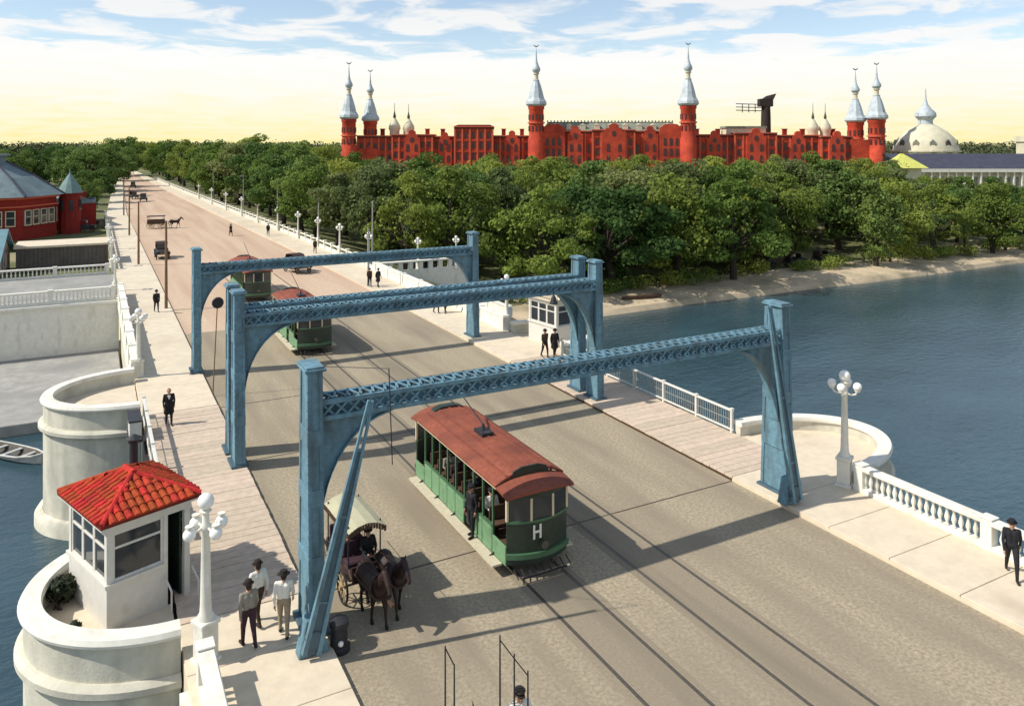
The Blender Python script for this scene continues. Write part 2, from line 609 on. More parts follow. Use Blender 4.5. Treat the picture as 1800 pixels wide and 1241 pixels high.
def strip(name, mat, fl, fr, y0, y1, z0, z1, n=40):
    m_ = MB()
    ys_ = [y0 + (y1 - y0) * k / n for k in range(n + 1)]
    for y in ys_:
        l, r = fl(y), fr(y)
        m_.v += [(l, y, z0), (r, y, z0), (r, y, z1), (l, y, z1)]
    for k in range(n):
        a, b = 4 * k, 4 * k + 4
        for i in range(4):
            j = (i + 1) % 4
            m_.f.append((a + i, a + j, b + j, b + i))
            m_.mi.append(0)
    m_.f += [(0, 1, 2, 3), (4 * n + 3, 4 * n + 2, 4 * n + 1, 4 * n)]
    m_.mi += [0, 0]
    return m_.build(name, mat)


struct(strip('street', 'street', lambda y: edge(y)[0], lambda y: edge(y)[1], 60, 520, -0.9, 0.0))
struct(strip('street_sidewalk', 'walk_far', lambda y: edge(y)[1], lambda y: edge(y)[1] + 3.6 - max(0, y - 150) * .004, 49.2, 520, -0.9, 0.17))
struct(strip('street_sidewalk', 'walk_far', lambda y: edge(y)[0] - 3.55 + max(0, y - 150) * .004, lambda y: edge(y)[0], 49.2, 520, -0.9, 0.17))

# sidewalks of the bridge: slabs on the approach and the piers, planks over the opening span
for nm, x0, x1 in (('sidewalk', XL + .05, KL), ('sidewalk', KR, XR - .05)):
    for y0, y1 in ((-14, 23.4), (42.4, 49.18)):
        s_ = struct(MB().box2(x0, x1, y0, y1, -0.9, 0.10).build(nm, 'concrete'))
        # slab pieces with open joints
        L = 2.35
        n_ = max(1, round((y1 - y0) / L))
        for k in range(n_):
            ya, yb = y0 + (y1 - y0) * k / n_, y0 + (y1 - y0) * (k + 1) / n_
            if yb < 6:
                continue
            MB().box2(x0 + .012, x1 - .012, ya + .012, yb - .012, 0.09, 0.18).build('paving_slab', 'concrete', s_, bevel=0.01)
rng = random.Random(8)
plank_me = {}
for x0, x1 in ((XL + .1, KL), (KR, XR - .1)):
    deck = struct(MB().box2(x0 + .05, x1 - .05, 23.42, 42.38, -0.35, 0.08).build('plank_walk', 'wood_dark'))
    w = (42.38 - 23.42) / 44
    me = meshmat(MB().box(0, 0, 0, x1 - x0, w - 0.016, 0.09), 'plank', 'plank', bevel=0.008)
    for k in range(44):
        link('plank', me, deck, ((x0 + x1) / 2 + rng.uniform(-.015, .015), 23.42 + w * (k + .5), 0.13 + rng.uniform(-.006, .008)), (rng.uniform(-.006, .006), 0, rng.uniform(-.002, .002)))

# tram tracks
for xa, xb in ((11.72, 13.12), (15.2, 16.6)):
    tb = struct(MB().box2(xa - .28, xb + .28, -13, 60, -0.2, 0.005).build('track_bed', 'track_bed'))
    tb['label'] = 'paved strip under one pair of tram rails'
    for x in (xa, xb):
        r_ = struct(MB().box2(x - .032, x + .032, -13, 84, -.1, 0.016).build('tram_rail', 'rail'))
        MB().box2(x + .033, x + .075, -13, 83.5, -.1, 0.009).build('groove', 'groove', r_)
# deck joints across the roadway at the ends of the moving leaves
for y in (23.4, 34.65, 42.4):
    struct(MB().box2(KL + .02, KR - .02, y - .025, y + .025, -.1, 0.012).build('deck_joint', 'groove'))

# ------------------------------------------------------------------ bridge structure
for i, (y0, y1, yc) in enumerate(PIER):
    e_ = empty('bridge_pier', (0, yc, WATER), 0, ('pale stone pier under the deck at the ' + ('near' if i == 0 else 'far') + ' bastions'), 'pier', 'bridge piers')
    MB().box2(XL + .02, XR - .02, y0 - yc, y1 - yc, -1.2, 4.38).build('pier_body', 'stone', e_, bevel=.05)
    MB().box2(XL - .25, XR + .25, y0 - yc - .3, y1 - yc + .3, -1.2, .35).build('footing', 'stone', e_, bevel=.05)
e_ = empty('bascule_span', (14.1, 34.65, -0.95), 0, 'dark steel girders carrying the opening span over the river', 'bridge span')
for x in (XL + .15, 9.0, 19.0, XR - .15):
    MB().box2(x - 14.1 - .1, x - 14.1 + .1, -6.4, 6.4, -1.0, .58).build('girder', 'girder', e_)
for y in (-5, -2, 1, 4):
    MB().box2(-11.8, 11.8, y - .1, y + .1, -.6, .04).build('floor_beam', 'girder', e_)
e_ = empty('far_approach', (14.1, 63.6, -0.95), 0, 'pale masonry approach span joining the far pier to the bank', 'bridge span')
MB().box2(XL - 14.1 + .1, XR - 14.1 - .1, 49.12 - 63.6, 60 - 63.6, -.35, .03).build('deck_slab', 'stone', e_)
MB().box2(XL - 14.1 + .1, XR - 14.1 - .1, 60 - 63.6, 78.5 - 63.6, -5.4, .03).build('abutment', 'stone', e_)
for x in (XL, XR):
    MB().box2(x - 14.1 - .15, x - 14.1 + .06, 49.3 - 63.6, 78.5 - 63.6, .1, 1.02).build('fascia', 'white', e_)
e_ = empty('near_approach', (14.1, 4, -0.95), 0, 'pale masonry approach carrying the sidewalk and roadway in front', 'bridge span')
MB().box2(XL - 14.1 + .08, XR - 14.1 - .08, -18, 16.9, -.35, .03).build('deck_slab', 'stone', e_)
for x in (XL, XR):
    MB().box2(x - 14.1 - .15, x - 14.1 + .06, -18, 16.7, .1, 1.0).build('fascia', 'white', e_)


def half_ellipse(cx, cy, a, b, side, n=40):
    pts = []
    for k in range(n + 1):
        t = -PI / 2 + PI * k / n
        x, y = a * math.cos(t) * side, b * math.sin(t)
        nx_, ny_ = x / (a * a), y / (b * b)
        l = math.hypot(nx_, ny_)
        pts.append((x, y, nx_ / l, ny_ / l))
    return pts


def bastion(x, yc, side, a, b, label, cut=0.0):
    e_ = empty('bridge_bastion', (x, yc, WATER), 0, label, 'bastion', 'round bastions on the piers')
    P_ = half_ellipse(0, 0, a, b, side)
    Z = -WATER
    T = Z - cut
    MB().sweep(P_, [(0, -1), (0, Z - .62), (-.5, Z - .62), (-.5, -1)]).build('wall', 'stone', e_, smooth=True)
    MB().sweep(P_, [(-.3, Z - .62), (.10, Z - .62), (.22, Z - .5), (.22, Z - .34), (.08, Z - .22), (-.3, Z - .22)]).build('moulding', 'stone', e_, smooth=True)
    MB().sweep(P_, [(0.0, Z - .22), (0.0, T + .72), (-.36, T + .72), (-.36, Z - .22)]).build('parapet', 'stone', e_, smooth=True)
    MB().sweep(P_, [(.12, T + .72), (.14, T + .80), (.08, T + .92), (-.42, T + .92), (-.46, T + .8), (-.44, T + .72)]).build('coping', 'white', e_, smooth=True)
    MB().sweep(P_, [(.02, -1.2), (.38, -1.2), (.38, .45), (.22, .7), (.02, .75)]).build('footing', 'stone', e_, smooth=True)
    fl = [(p[0] - p[2] * .3, p[1] - p[3] * .3) for p in P_]
    MB().prism(fl if side > 0 else fl[::-1], 'z', Z - .3, Z + .1).build('floor', 'concrete', e_)
    return e_


bastion(XL, 25.35, -1, 3.72, 3.35, 'round pale stone bastion with the red roofed hut standing on it')
bastion(XL, 45.5, -1, 4.25, 3.5, 'empty round stone bastion rising from the water beyond the red roofed hut')
bastion(XR, 23.75, 1, 4.9, 3.2, 'round white bastion jutting over open water beside the front blue gate', .18)
bastion(XR, 45.5, 1, 4.4, 3.5, 'bastion under the white hut beyond the paired blue gates')

# ------------------------------------------------------------------ railings
BALP = [(.062, 0), (.075, .03), (.05, .08), (.045, .12), (.085, .24), (.08, .32), (.04, .46), (.05, .52), (.075, .56), (.062, .62)]
bal_me = meshmat(MB().lathe(BALP, 8), 'baluster', 'white', smooth=True)


def balustrade(x, y0, y1, label, step=0.24, posts=4.6, single=True, axis='y', zb=0.18, h=0.98):
    """stone balustrade along Y (or X): plinth, top rail, square posts and turned balusters"""
    L = y1 - y0
    e_ = empty('balustrade', (x, y0, zb) if axis == 'y' else (y0, x, zb), 0 if axis == 'y' else -PI / 2, label, 'balustrade')
    MB().box2(-.17, .17, 0, L, -.12, .16).build('plinth', 'white', e_, bevel=.015)
    MB().box2(-.2, .2, 0, L, h - .17, h).build('top_rail', 'white', e_, bevel=.03)
    n = max(1, round(L / posts))
    pm = MB()
    ys_ = [L * k / n for k in range(n + 1)]
    post = meshmat(MB().box2(-.19, .19, -.19, .19, -.12, h + .02).box2(-.22, .22, -.22, .22, h + .02, h + .07), 'post', 'white', bevel=.015)
    for y in ys_:
        link('post', post, e_, (0, min(max(y, .25), L - .25), 0))
    joined = MB()
    sc = (h - .17 - .16) / .62
    for a, b in zip(ys_, ys_[1:]):
        m = max(1, int((b - a - .62) / step))
        for k in range(m):
            yy = a + .31 + (b - a - .62) * (k + .5) / m
            if single:
                link('baluster', bal_me, e_, (0, yy, .16), None, (1, 1, sc))
            else:
                joined.lathe([(r_ * 1.1, z_ * sc) for r_, z_ in BALP[::2]], 6, (0, yy, .16))
    if not single:
        tag(joined.build('baluster_row', 'white', e_), kind='stuff')
    return e_


balustrade(XL + .42, 4.0, 20.75, 'white balustrade along the near sidewalk in front of the red roofed hut')
balustrade(XR - .12, 5.0, 20.35, 'white balustrade beside the striding man and the open river')


def parapet(x, y0, y1, label, zb=0.17, h=1.02):
    e_ = empty('parapet', (x, y0, zb), 0, label, 'parapet')
    L = y1 - y0
    MB().box2(-.16, .16, 0, L, -.1, h - .14).build('wall', 'white', e_, bevel=.01)
    MB().box2(-.23, .23, -.02, L + .02, h - .14, h).build('coping', 'white', e_, bevel=.03)
    MB().box2(-.21, .21, .01, L - .01, -.1, .16).build('plinth', 'white', e_, bevel=.02)
    n = max(1, round(L / 4))
    pm = meshmat(MB().box2(-.26, .26, -.28, .28, -.1, h + .07), 'post', 'white', bevel=.02)
    for k in range(n + 1):
        link('post', pm, e_, (0, min(max(L * k / n, .3), L - .3), 0))
    return e_


parapet(XL + .1, 49.3, 77.6, 'solid white parapet running from the empty bastion to the quay')
parapet(XR - .1, 49.5, 79, 'solid white parapet behind the two dark figures beyond the far gate')


def span_rail(x, y0, y1, label, mesh_mat='pole_grey'):
    e_ = empty('span_railing', (x, y0, .18), 0, label, 'railing')
    L = y1 - y0
    n = 6
    pm = meshmat(MB().box2(-.06, .06, -.06, .06, -.05, 1.06).box2(-.085, .085, -.085, .085, 1.06, 1.12), 'post', 'white_wood', bevel=.01)
    for k in range(n + 1):
        link('post', pm, e_, (0, min(max(L * k / n, .1), L - .1), 0))
    MB().box2(-.07, .07, 0, L, .98, 1.055).build('top_rail', 'white_wood', e_, bevel=.01)
    MB().box2(-.05, .05, 0, L, .10, .17).build('bottom_rail', 'white_wood', e_, bevel=.01)
    m_ = MB()
    k = .16
    while k < L - .1:
        m_.box2(-.012, .012, k - .012, k + .012, .15, 1.0)
        k += .155
    m_.box2(-.009, .009, .05, L - .05, .56, .585)
    tag(m_.build('infill_bars', mesh_mat, e_), kind='stuff')


span_rail(XL + .14, 28.4, 41.9, 'white open railing of the moving span between the two stone bastions')
span_rail(XR - .14, 26.9, 41.9, 'white open railing of the moving span with the river behind it')

# ------------------------------------------------------------------ blue portal frames
GX0, GX1 = 5.33, 23.35


def portal(y, label, dy=1.2, dx=.42, h=7.12, cap=True):
    e_ = empty('portal_frame', ((GX0 + GX1) / 2, y, 0), 0, label, 'gate', 'blue steel portal frames over the roadway')
    hw = (GX1 - GX0) / 2
    zb0, zb1 = 5.72, 6.28
    for s in (-1, 1):
        c = MB()
        # box column of plates with proud edge angles, tapering upward
        fw = dx
        prof = [(.66, .1), (.60, 1.6), (.52, 4.5), (.44, h)]
        for (k0, z0), (k1, z1) in zip(prof, prof[1:]):
            p = []
            for kk, z in ((k0, z0), (k1, z1)):
                p += [(-fw / 2 + .03, -dy * kk + .02, z), (fw / 2 - .03, -dy * kk + .02, z), (fw / 2 - .03, dy * kk - .02, z), (-fw / 2 + .03, dy * kk - .02, z)]
            c.add(p, [(0, 1, 5, 4), (1, 2, 6, 5), (2, 3, 7, 6), (3, 0, 4, 7)])
            for sx in (-1, 1):
                for sy in (-1, 1):
                    p = []
                    for kk, z in ((k0, z0), (k1, z1)):
                        a, b = sy * dy * kk, sy * (dy * kk - .13)
                        p += [(sx * fw / 2, a, z), (sx * (fw / 2 - .1), a, z), (sx * (fw / 2 - .1), b, z), (sx * fw / 2, b, z)]
                    c.add(p, BOXF)
        o = c.build('column', 'steel', e_, loc=(s * hw, 0, .17))
        MB().box2(-.36, .36, -dy * .74, dy * .74, 0, .10).build('foot_plate', 'steel_dark', o, bevel=.02)
        MB().box2(-.30, .30, -dy * .52, dy * .52, h, h + .08).box2(-.25, .25, -dy * .47, dy * .47, h + .08, h + .14).build('cap', 'steel', o, bevel=.015)
        for zq in (1.9, 3.7, 5.3):
            kk = np.interp(zq, [a[1] for a in prof], [a[0] for a in prof])
            MB().box2(-fw / 2 - .012, fw / 2 + .012, -dy * kk - .012, dy * kk + .012, zq - .22, zq + .22).build('splice_plate', 'steel', o, bevel=.006)
        rv = MB()
        for q in range(26):
            z = .5 + q * (h - .8) / 26
            kk = np.interp(z, [a[1] for a in prof], [a[0] for a in prof])
            for sg in (-1, 1):
                rv.box(sg * (fw / 2 + .004), -dy * kk + .05, z, .02, .035, .035)
                rv.box(sg * .12, -dy * kk - .004, z, .035, .02, .035)
        tag(rv.build('rivets', 'steel', o), kind='stuff')
        # curved knee plate under the beam
        R1, R2 = 2.2, 2.9
        pl = [(0, zb0 + .02), (R1, zb0 + .02)]
        for q in range(1, 13):
            t = PI / 2 * q / 12
            pl.append((R1 - R1 * math.sin(t) + .02, zb0 - R2 + R2 * math.cos(t) - .05))
        pl[-1] = (0.0, zb0 - R2 - .05)
        x0 = s * (hw - fw / 2)
        g = MB().prism([(x0 - s * u_, v_ + .17) for u_, v_ in pl], 'y', -.16, .16).build('knee_plate', 'steel', e_)
        fl = MB()
        for (a0, c0), (a1, c1) in zip(pl[1:], pl[2:]):
            fl.bar((x0 - s * a0, 0, c0 + .15), (x0 - s * a1, 0, c1 + .15), .52, .05, up=(0, 1, 0)) if False else fl.add(
                [(x0 - s * a0, -.27, c0 + .14), (x0 - s * a0, .27, c0 + .14), (x0 - s * a1, .27, c1 + .14), (x0 - s * a1, -.27, c1 + .14),
                 (x0 - s * a0, -.27, c0 + .19), (x0 - s * a0, .27, c0 + .19), (x0 - s * a1, .27, c1 + .19), (x0 - s * a1, -.27, c1 + .19)], BOXF)
        fl.build('knee_flange', 'steel', g)
    bw = .34
    x0, x1 = -hw + dx / 2, hw - dx / 2
    z0, z1 = zb0 + .17, zb1 + .17
    tc_ = MB()
    bc_ = MB()
    for sg in (-1, 1):
        tc_.box2(x0, x1, sg * bw - .05, sg * bw + .05, z1 - .12, z1)
        bc_.box2(x0, x1, sg * bw - .05, sg * bw + .05, z0, z0 + .12)
    tc_.build('top_chord', 'steel', e_)
    bc_.build('bottom_chord', 'steel', e_)
    MB().box2(x0, x1, -bw + .06, bw - .06, z0 + .05, z0 + .075).box2(x0, x1, -.012, .012, z0 + .076, z1 - .06).build('shadow_plate', 'steel', e_)  # plates added inside the lattice to block sun, so the beam shadow is solid
    lt = MB()
    n = 48
    for k in range(n):
        a, b = x0 + (x1 - x0) * k / n, x0 + (x1 - x0) * (k + 1) / n
        for sg in (-1, 1):
            lt.bar((a, sg * bw, z0 + .1), (b, sg * bw, z1 - .1), .06, .035, up=(0, 1, 0))
            lt.bar((a, sg * (bw - .035), z1 - .1), (b, sg * (bw - .035), z0 + .1), .06, .035, up=(0, 1, 0))
        for zz_ in (z0 + .04, z1 + .01):
            lt.bar((a, -bw, zz_), ((a + b) / 2, bw, zz_), .075, .03)
            lt.bar(((a + b) / 2, bw, zz_), (b, -bw, zz_), .075, .03)
    tag(lt.build('lattice', 'steel', e_), kind='stuff')
    return e_


portal(21.75, 'foremost blue portal frame, before the approaching tram and carriage', dy=1.0)
portal(34.2, 'nearer of the two paired blue portal frames at midspan', dy=.82)
portal(35.85, 'farther of the two paired blue portal frames at midspan', dy=.82)
portal(49.3, 'farthest blue portal frame, beside the white hut', dy=1.0)


def barrier(x, y, s, label, tip, base_z=.18):
    """raised road barrier: pivot stand, tapered double arm with rungs, drop rod"""
    e_ = empty('road_barrier', (x, y, .18), 0, label, 'barrier', 'raised road barriers')
    MB().prism([(-.40, 0), (.42, 0), (.30, .45), (.2, .95), (-.2, .95), (-.30, .45)], 'y', -.22, .18).build('stand', 'steel', e_, bevel=.03)
    MB().tube((-.02, -.40, .5), (-.02, .2, .5), .24, .24, 14).build('pivot', 'steel_dark', e_, bevel=.02)
    a = Vector((-.1 * s, -.34, .15))
    b = Vector(tip) - Vector((x, y, .18))
    d = (b - a).normalized()
    n = Vector((d.z, 0, -d.x))
    m_ = MB()
    for sg in (-1, 1):
        m_.bar(a + n * .19 * sg, b + n * .06 * sg, .12, .15, up=(0, 1, 0), w2=.06, h2=.08)
    m_.build('arm', 'steel', e_)
    wb = MB()
    up_ = Vector((0, 1, 0))
    p = []
    for q, w_ in ((a, .19), (a + (b - a) * .8, .085)):
        p += [q - n * w_ - up_ * .02, q + n * w_ - up_ * .02, q + n * w_ + up_ * .02, q - n * w_ + up_ * .02]
    wb.add(p, BOXF).build('web', 'steel_dark', e_)
    for k in (3, 8, 12):
        t = k / 15
        q = a + (b - a) * t
        w_ = .17 * (1 - t) + .05 * t
        MB().bar(q - n * w_, q + n * w_, .06, .07, up=(0, 1, 0)).build('rung', 'steel', e_)
    return e_


b1 = barrier(5.05, 20.55, 1, 'blue barrier arm leaning up beside the front gate post near three walkers', (6.55, 20.2, 6.65))
MB().tube((1.95, -.5, 7.3), (2.05, -.5, 4.7), .016, .014, 6).build('drop_rod', 'iron', b1)
MB().tube((.1, 1.1, 7.22), (1.95, -.5, 7.3), .010, .010, 6).build('stay_wire', 'iron', b1)
b2 = barrier(22.85, 20.75, -1, 'dark barrier arm raised against the front gate post by the round white bastion', (21.5, 20.4, 7.7))
e_ = empty('counterweight', (5.78, 20.55, 0), 0, 'squat black iron post at the foot of the front gate', 'post')
MB().lathe([(.30, 0), (.30, .12), (.24, .16), (.22, .62), (.26, .66), (.26, .8), (.1, .9)], 12).build('body', 'iron', e_, smooth=True)
MB().sphere((-.02, -.24, .3), .075, 8, 6).build('knob', 'globe', e_)
# small hanging bells / lamps on the frames
for (x, y, z), lb in (((20.3, 33.4, 5.55), 'small dark bell hanging under the paired frame beam over the roadway'),):
    e_ = empty('warning_bell', (x, y, z), 0, lb, 'bell')
    MB().lathe([(.05, .42), (.1, .36), (.14, .2), (.22, 0), (.2, -.02)], 12).build('bell', 'iron', e_, smooth=True)
    MB().tube((0, 0, .4), (0, 0, .75), .025, .025, 6).build('hanger', 'iron', e_)
e_ = empty('signal_disc', (5.75, 44.5, .0), 0, 'tall thin signal staff with round black disc near the far gate post', 'signal')
MB().tube((-.12, 0, .0), (.12, 0, 5.0), .035, .025, 8).build('staff', 'pole', e_)
MB().lathe([(.28, -.06), (.31, 0), (.28, .06)], 18).build('disc', 'iron', e_, loc=(.13, -.04, 5.0), rot=(R(90), 0, 0))


# ------------------------------------------------------------------ bridge tender's huts
def tender_hut(loc, rz, label, tiles=True, chimney=True, rise=.74, bed='tile_bed', tl='tile'):
    e_ = empty('tender_hut', loc, rz, label, 'hut', 'bridge tender huts')
    w, d = 2.5, 3.0
    hx, hy = w / 2, d / 2
    H0, H1 = 1.22, 2.82
    DX = .42                                        # the doorway starts here on the front
    lw = MB()
    t = .16
    lw.box2(-hx, -hx + t, -hy, hy, -.25, H0)
    lw.box2(-hx + t, hx, hy - t, hy, -.25, H0)
    lw.box2(hx - t, hx, -hy + .01, hy - t, -.25, H0)
    lw.box2(-hx + t, DX, -hy, -hy + t, -.25, H0)
    lw.build('lower_wall', 'white_wood', e_)
    MB().box2(-hx - .07, -hx + .1, -hy - .07, hy + .07, H0 + .002, H0 + .09).box2(-hx + .1, DX, -hy - .07, -hy + .1, H0 + .002, H0 + .09) \
        .box2(-hx + .1, hx + .07, hy - .1, hy + .07, H0 + .002, H0 + .09).box2(hx - .1, hx + .07, -hy + .2, hy - .1, H0 + .002, H0 + .09).build('sill_ledge', 'white_wood', e_)
    post = MB()
    P_ = .17
    for x in (-hx, hx - P_):
        for y in (-hy, hy - P_):
            z0 = H0 + .09 if not (x > 0 and y < 0) else -.1
            MB().box2(x, x + P_, y, y + P_, z0, H1).build('corner_post', 'white_wood', e_)
    MB().box2(DX, DX + .13, -hy, -hy + P_, -.1, H1).build('door_post', 'white_wood', e_)
    hd = MB()
    hd.box2(-hx - .03, -hx + t, -hy - .03, hy + .03, H1 - .12, H1 + .22)
    hd.box2(-hx + t, hx + .03, -hy - .03, -hy + t, H1 - .12, H1 + .22)
    hd.box2(-hx + t, hx + .03, hy - t, hy + .03, H1 - .12, H1 + .22)
    hd.box2(hx - t, hx + .03, -hy + t, hy - t, H1 - .12, H1 + .22)
    hd.build('header', 'white_wood', e_)
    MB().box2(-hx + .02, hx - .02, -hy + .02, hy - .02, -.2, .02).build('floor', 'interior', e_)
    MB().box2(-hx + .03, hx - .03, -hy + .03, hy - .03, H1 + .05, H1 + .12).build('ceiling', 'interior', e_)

    def window(c0, c1, face):
        z0, z1 = H0 + .09, H1 - .12
        wd = c1 - c0
        m_ = MB()
        fr = .075
        m_.box2(0, fr, -.05, .05, 0, z1 - z0)
        m_.box2(wd - fr, wd, -.05, .05, 0, z1 - z0)
        m_.box2(fr, wd - fr, -.05, .05, 0, fr)
        m_.box2(fr, wd - fr, -.05, .05, z1 - z0 - fr, z1 - z0)
        zt = (z1 - z0) * .68
        m_.box2(fr, wd - fr, -.05, .05, zt - .035, zt + .035)
        if face == 'l':
            lo, ro = (-hx + .08, c1, z0), (0, 0, -PI / 2)
        elif face == 'f':
            lo, ro = (c0, -hy + .08, z0), (0, 0, 0)
        elif face == 'r':
            lo, ro = (hx - .08, c0, z0), (0, 0, PI / 2)
        else:
            lo, ro = (c0, hy - .08, z0), (0, 0, 0)
        o = m_.build('window', 'white_wood', e_, loc=lo, rot=ro, bevel=.006)
        for a, b in ((fr, zt - .035), (zt + .035, z1 - z0 - fr)):
            MB().box2(fr, wd - fr, -.012, .012, a, b).build('pane', 'glass', o)
    seg = (d - 2 * P_) / 3
    for k in range(3):
        window(-hy + P_ + seg * k, -hy + P_ + seg * (k + 1), 'l')
        window(-hy + P_ + seg * k, -hy + P_ + seg * (k + 1), 'r')
    window(-hx + P_, DX, 'f')
    window(-hx + P_, 0, 'b')
    window(0, hx - P_, 'b')
    # door leaf, standing open inside
    dl = MB().box2(0, .05, 0, .78, 0, 2.55).build('door', 'car_dark', e_, loc=(hx - .25, -hy + .18, .03))
    MB().sphere((-.03, .68, 1.1), .04, 8, 6).build('handle', 'iron', dl)
    # roof
    ov = .26
    z0, za = H1 + .20, H1 + .20 + rise
    A = [(-hx - ov, -hy - ov), (hx + ov, -hy - ov), (hx + ov, hy + ov), (-hx - ov, hy + ov)]
    rd = (d - w) / 2
    R0, R1 = (0, -rd), (0, rd)
    m_ = MB()
    p = [(x, y, z0 + .09) for x, y in A] + [(R0[0], R0[1], za), (R1[0], R1[1], za)] + [(x, y, z0) for x, y in A]
    m_.add(p, [(0, 1, 4), (1, 2, 5, 4), (2, 3, 5), (3, 0, 4, 5), (6, 7, 1, 0), (7, 8, 2, 1), (8, 9, 3, 2), (9, 6, 0, 3), (9, 8, 7, 6)])
    rf = m_.build('roof', bed, e_)
    MB().box2(-hx - ov + .03, hx + ov - .03, -hy - ov + .03, hy + ov - .03, z0 - .07, z0 - .004).build('eaves', 'white_wood', e_)
    # barrel tiles in courses on each slope
    N = 11
    joined = MB()

    def slope(a, b, apexes):
        """a->b eave edge, apexes: list of 1 or 2 ridge points above it"""
        a, b = Vector((*a, z0 + .09)), Vector((*b, z0 + .09))
        ed = (b - a)
        L = ed.length
        ed.normalize()
        ap = [Vector((*q, za)) for q in apexes]
        mid = (ap[0] + ap[-1]) / 2
        up = mid - a
        up = up - ed * up.dot(ed)
        S = up.length
        up.normalize()
        nrm = ed.cross(up)
        t0 = (ap[0] - a).dot(ed)
        t1 = (ap[-1] - a).dot(ed)
        cols = round(L / .24)
        cw = L / cols
        rows = 5
        rh = S / rows
        prof = [(-.5, 0), (-.36, .5), (0, .72), (.36, .5), (.5, 0)]
        pm = MB()
        nn = len(prof)
        pts = []
        for yy, lift, nar in ((-.04, .030, 1.0), (rh, .004, .86)):
            for u_, v_ in prof:
                pts.append((u_ * cw * nar, yy, v_ * cw * .55 + lift))
        pm.add(pts, [(k, k + 1, nn + k + 1, nn + k) for k in range(nn - 1)] + [tuple(range(nn - 1, -1, -1))])
        me = meshmat(pm, 'roof_tile', tl, smooth=False)
        mat_ = Matrix((ed, up, nrm)).transposed()
        for c in range(cols):
            u_ = (c + .5) * cw
            if u_ < t0:
                lim = S * u_ / t0
            elif u_ > t1:
                lim = S * (L - u_) / (L - t1)
            else:
                lim = S
            for r_ in range(rows):
                y_ = r_ * rh
                if y_ + rh * .45 > lim:
                    break
                pos = a + ed * u_ + up * y_
                if tiles:
                    o = link('roof_tile', me, rf)
                    o.matrix_local = Matrix.Translation(pos) @ mat_.to_4x4()
                else:
                    joined.add([pos + mat_ @ Vector(q) for q in pts], [(k, k + 1, nn + k + 1, nn + k) for k in range(nn - 1)])
    slope(A[0], A[1], [R0])
    slope(A[1], A[2], [R0, R1])
    slope(A[2], A[3], [R1])
    slope(A[3], A[0], [R1, R0])
    if not tiles:
        tag(joined.build('roof_tiles', tl, rf), kind='stuff')
    for a, b in ((A[0], R0), (A[1], R0), (A[2], R1), (A[3], R1)):
        MB().tube((a[0] * .985, a[1] * .985, z0 + .12), (b[0], b[1], za + .05), .085, .085, 8).build('hip_cap', tl, rf)
    MB().tube((R0[0], R0[1] - .1, za + .05), (R1[0], R1[1] + .1, za + .05), .10, .10, 8).build('ridge_cap', tl, rf)
    # entrance handrail
    for x in (DX + .02, hx + .04):
        hr = MB()
        hr.tube((x, -hy - .06, .9), (x, -hy - .5, .62), .03, .03, 8)
        hr.tube((x, -hy - .5, -.05), (x, -hy - .5, .64), .03, .03, 8)
        hr.build('handrail', 'white_wood', e_)
    if chimney:
        c = MB().tube((.55, 1.0, za - .9), (.55, 1.0, za + .55), .13, .13, 10)
        c.lathe([(.16, 0), (.26, .08), (.05, .2)], 10, (.55, 1.0, za + .55))
        c.build('stovepipe', 'iron', e_)
    return e_


hut = tender_hut((.93, 25.88, .12), R(20), 'white bridge hut with bright red tiled hip roof on the near round bastion')
hut.scale = (.94, .94, .97)
tender_hut((28.0, 45.7, .12), R(8), 'small white hut with three windows beyond the paired blue gates', tiles=False, chimney=False, rise=.5, bed='concrete', tl='walk_far')

# plants in the bastion garden
def leaf_cloud(m_, c, rad, n, size, rg, flat=.8):
    for _ in range(n):
        while True:
            q = Vector((rg.uniform(-1, 1), rg.uniform(-1, 1), rg.uniform(-1, 1)))
            if .12 < q.length < 1:
                break
        q = q.normalized() * (q.length ** .4)
        p = Vector(c) + Vector((q.x * rad[0], q.y * rad[1], q.z * rad[2]))
        nrm = (q + Vector((rg.gauss(0, .7), rg.gauss(0, .7), rg.gauss(.35, .6)))).normalized()
        t1 = nrm.cross(Vector((rg.gauss(0, 1), rg.gauss(0, 1), rg.gauss(0, 1)))).normalized()
        t2 = nrm.cross(t1)
        s = size * rg.uniform(.6, 1.35)
        k = len(m_.v)
        m_.v += [tuple(p - t1 * s * .5), tuple(p + t2 * s * .34), tuple(p + t1 * s * .55 + nrm * s * .08), tuple(p - t2 * s * .34)]
        m_.f.append((k, k + 1, k + 2, k + 3))
        m_.mi.append(0)


rng = random.Random(5)
for (x, y, s, lb) in ((-.92, 26.0, .78, 'dark leafy shrub filling the bastion beside the red roofed hut'), (-.5, 24.15, .42, 'low dark plant at the front wall of the red roofed hut')):
    e_ = empty('shrub', (x, y, .1), 0, lb, 'shrub')
    m_ = MB()
    for k in range(6):
        leaf_cloud(m_, (rng.uniform(-.35, .35) * s, rng.uniform(-.6, .6) * s, rng.uniform(.3, .8) * s), (.42 * s, .42 * s, .36 * s), 110, .16, rng)
    m_.build('foliage', 'leaf_shrub', e_)
    st = MB()
    for k in range(5):
        st.tube((rng.uniform(-.1, .1), rng.uniform(-.1, .1), 0), (rng.uniform(-.35, .35) * s, rng.uniform(-.5, .5) * s, .75 * s), .03, .01, 5)
    st.build('stem', 'bark', e_)


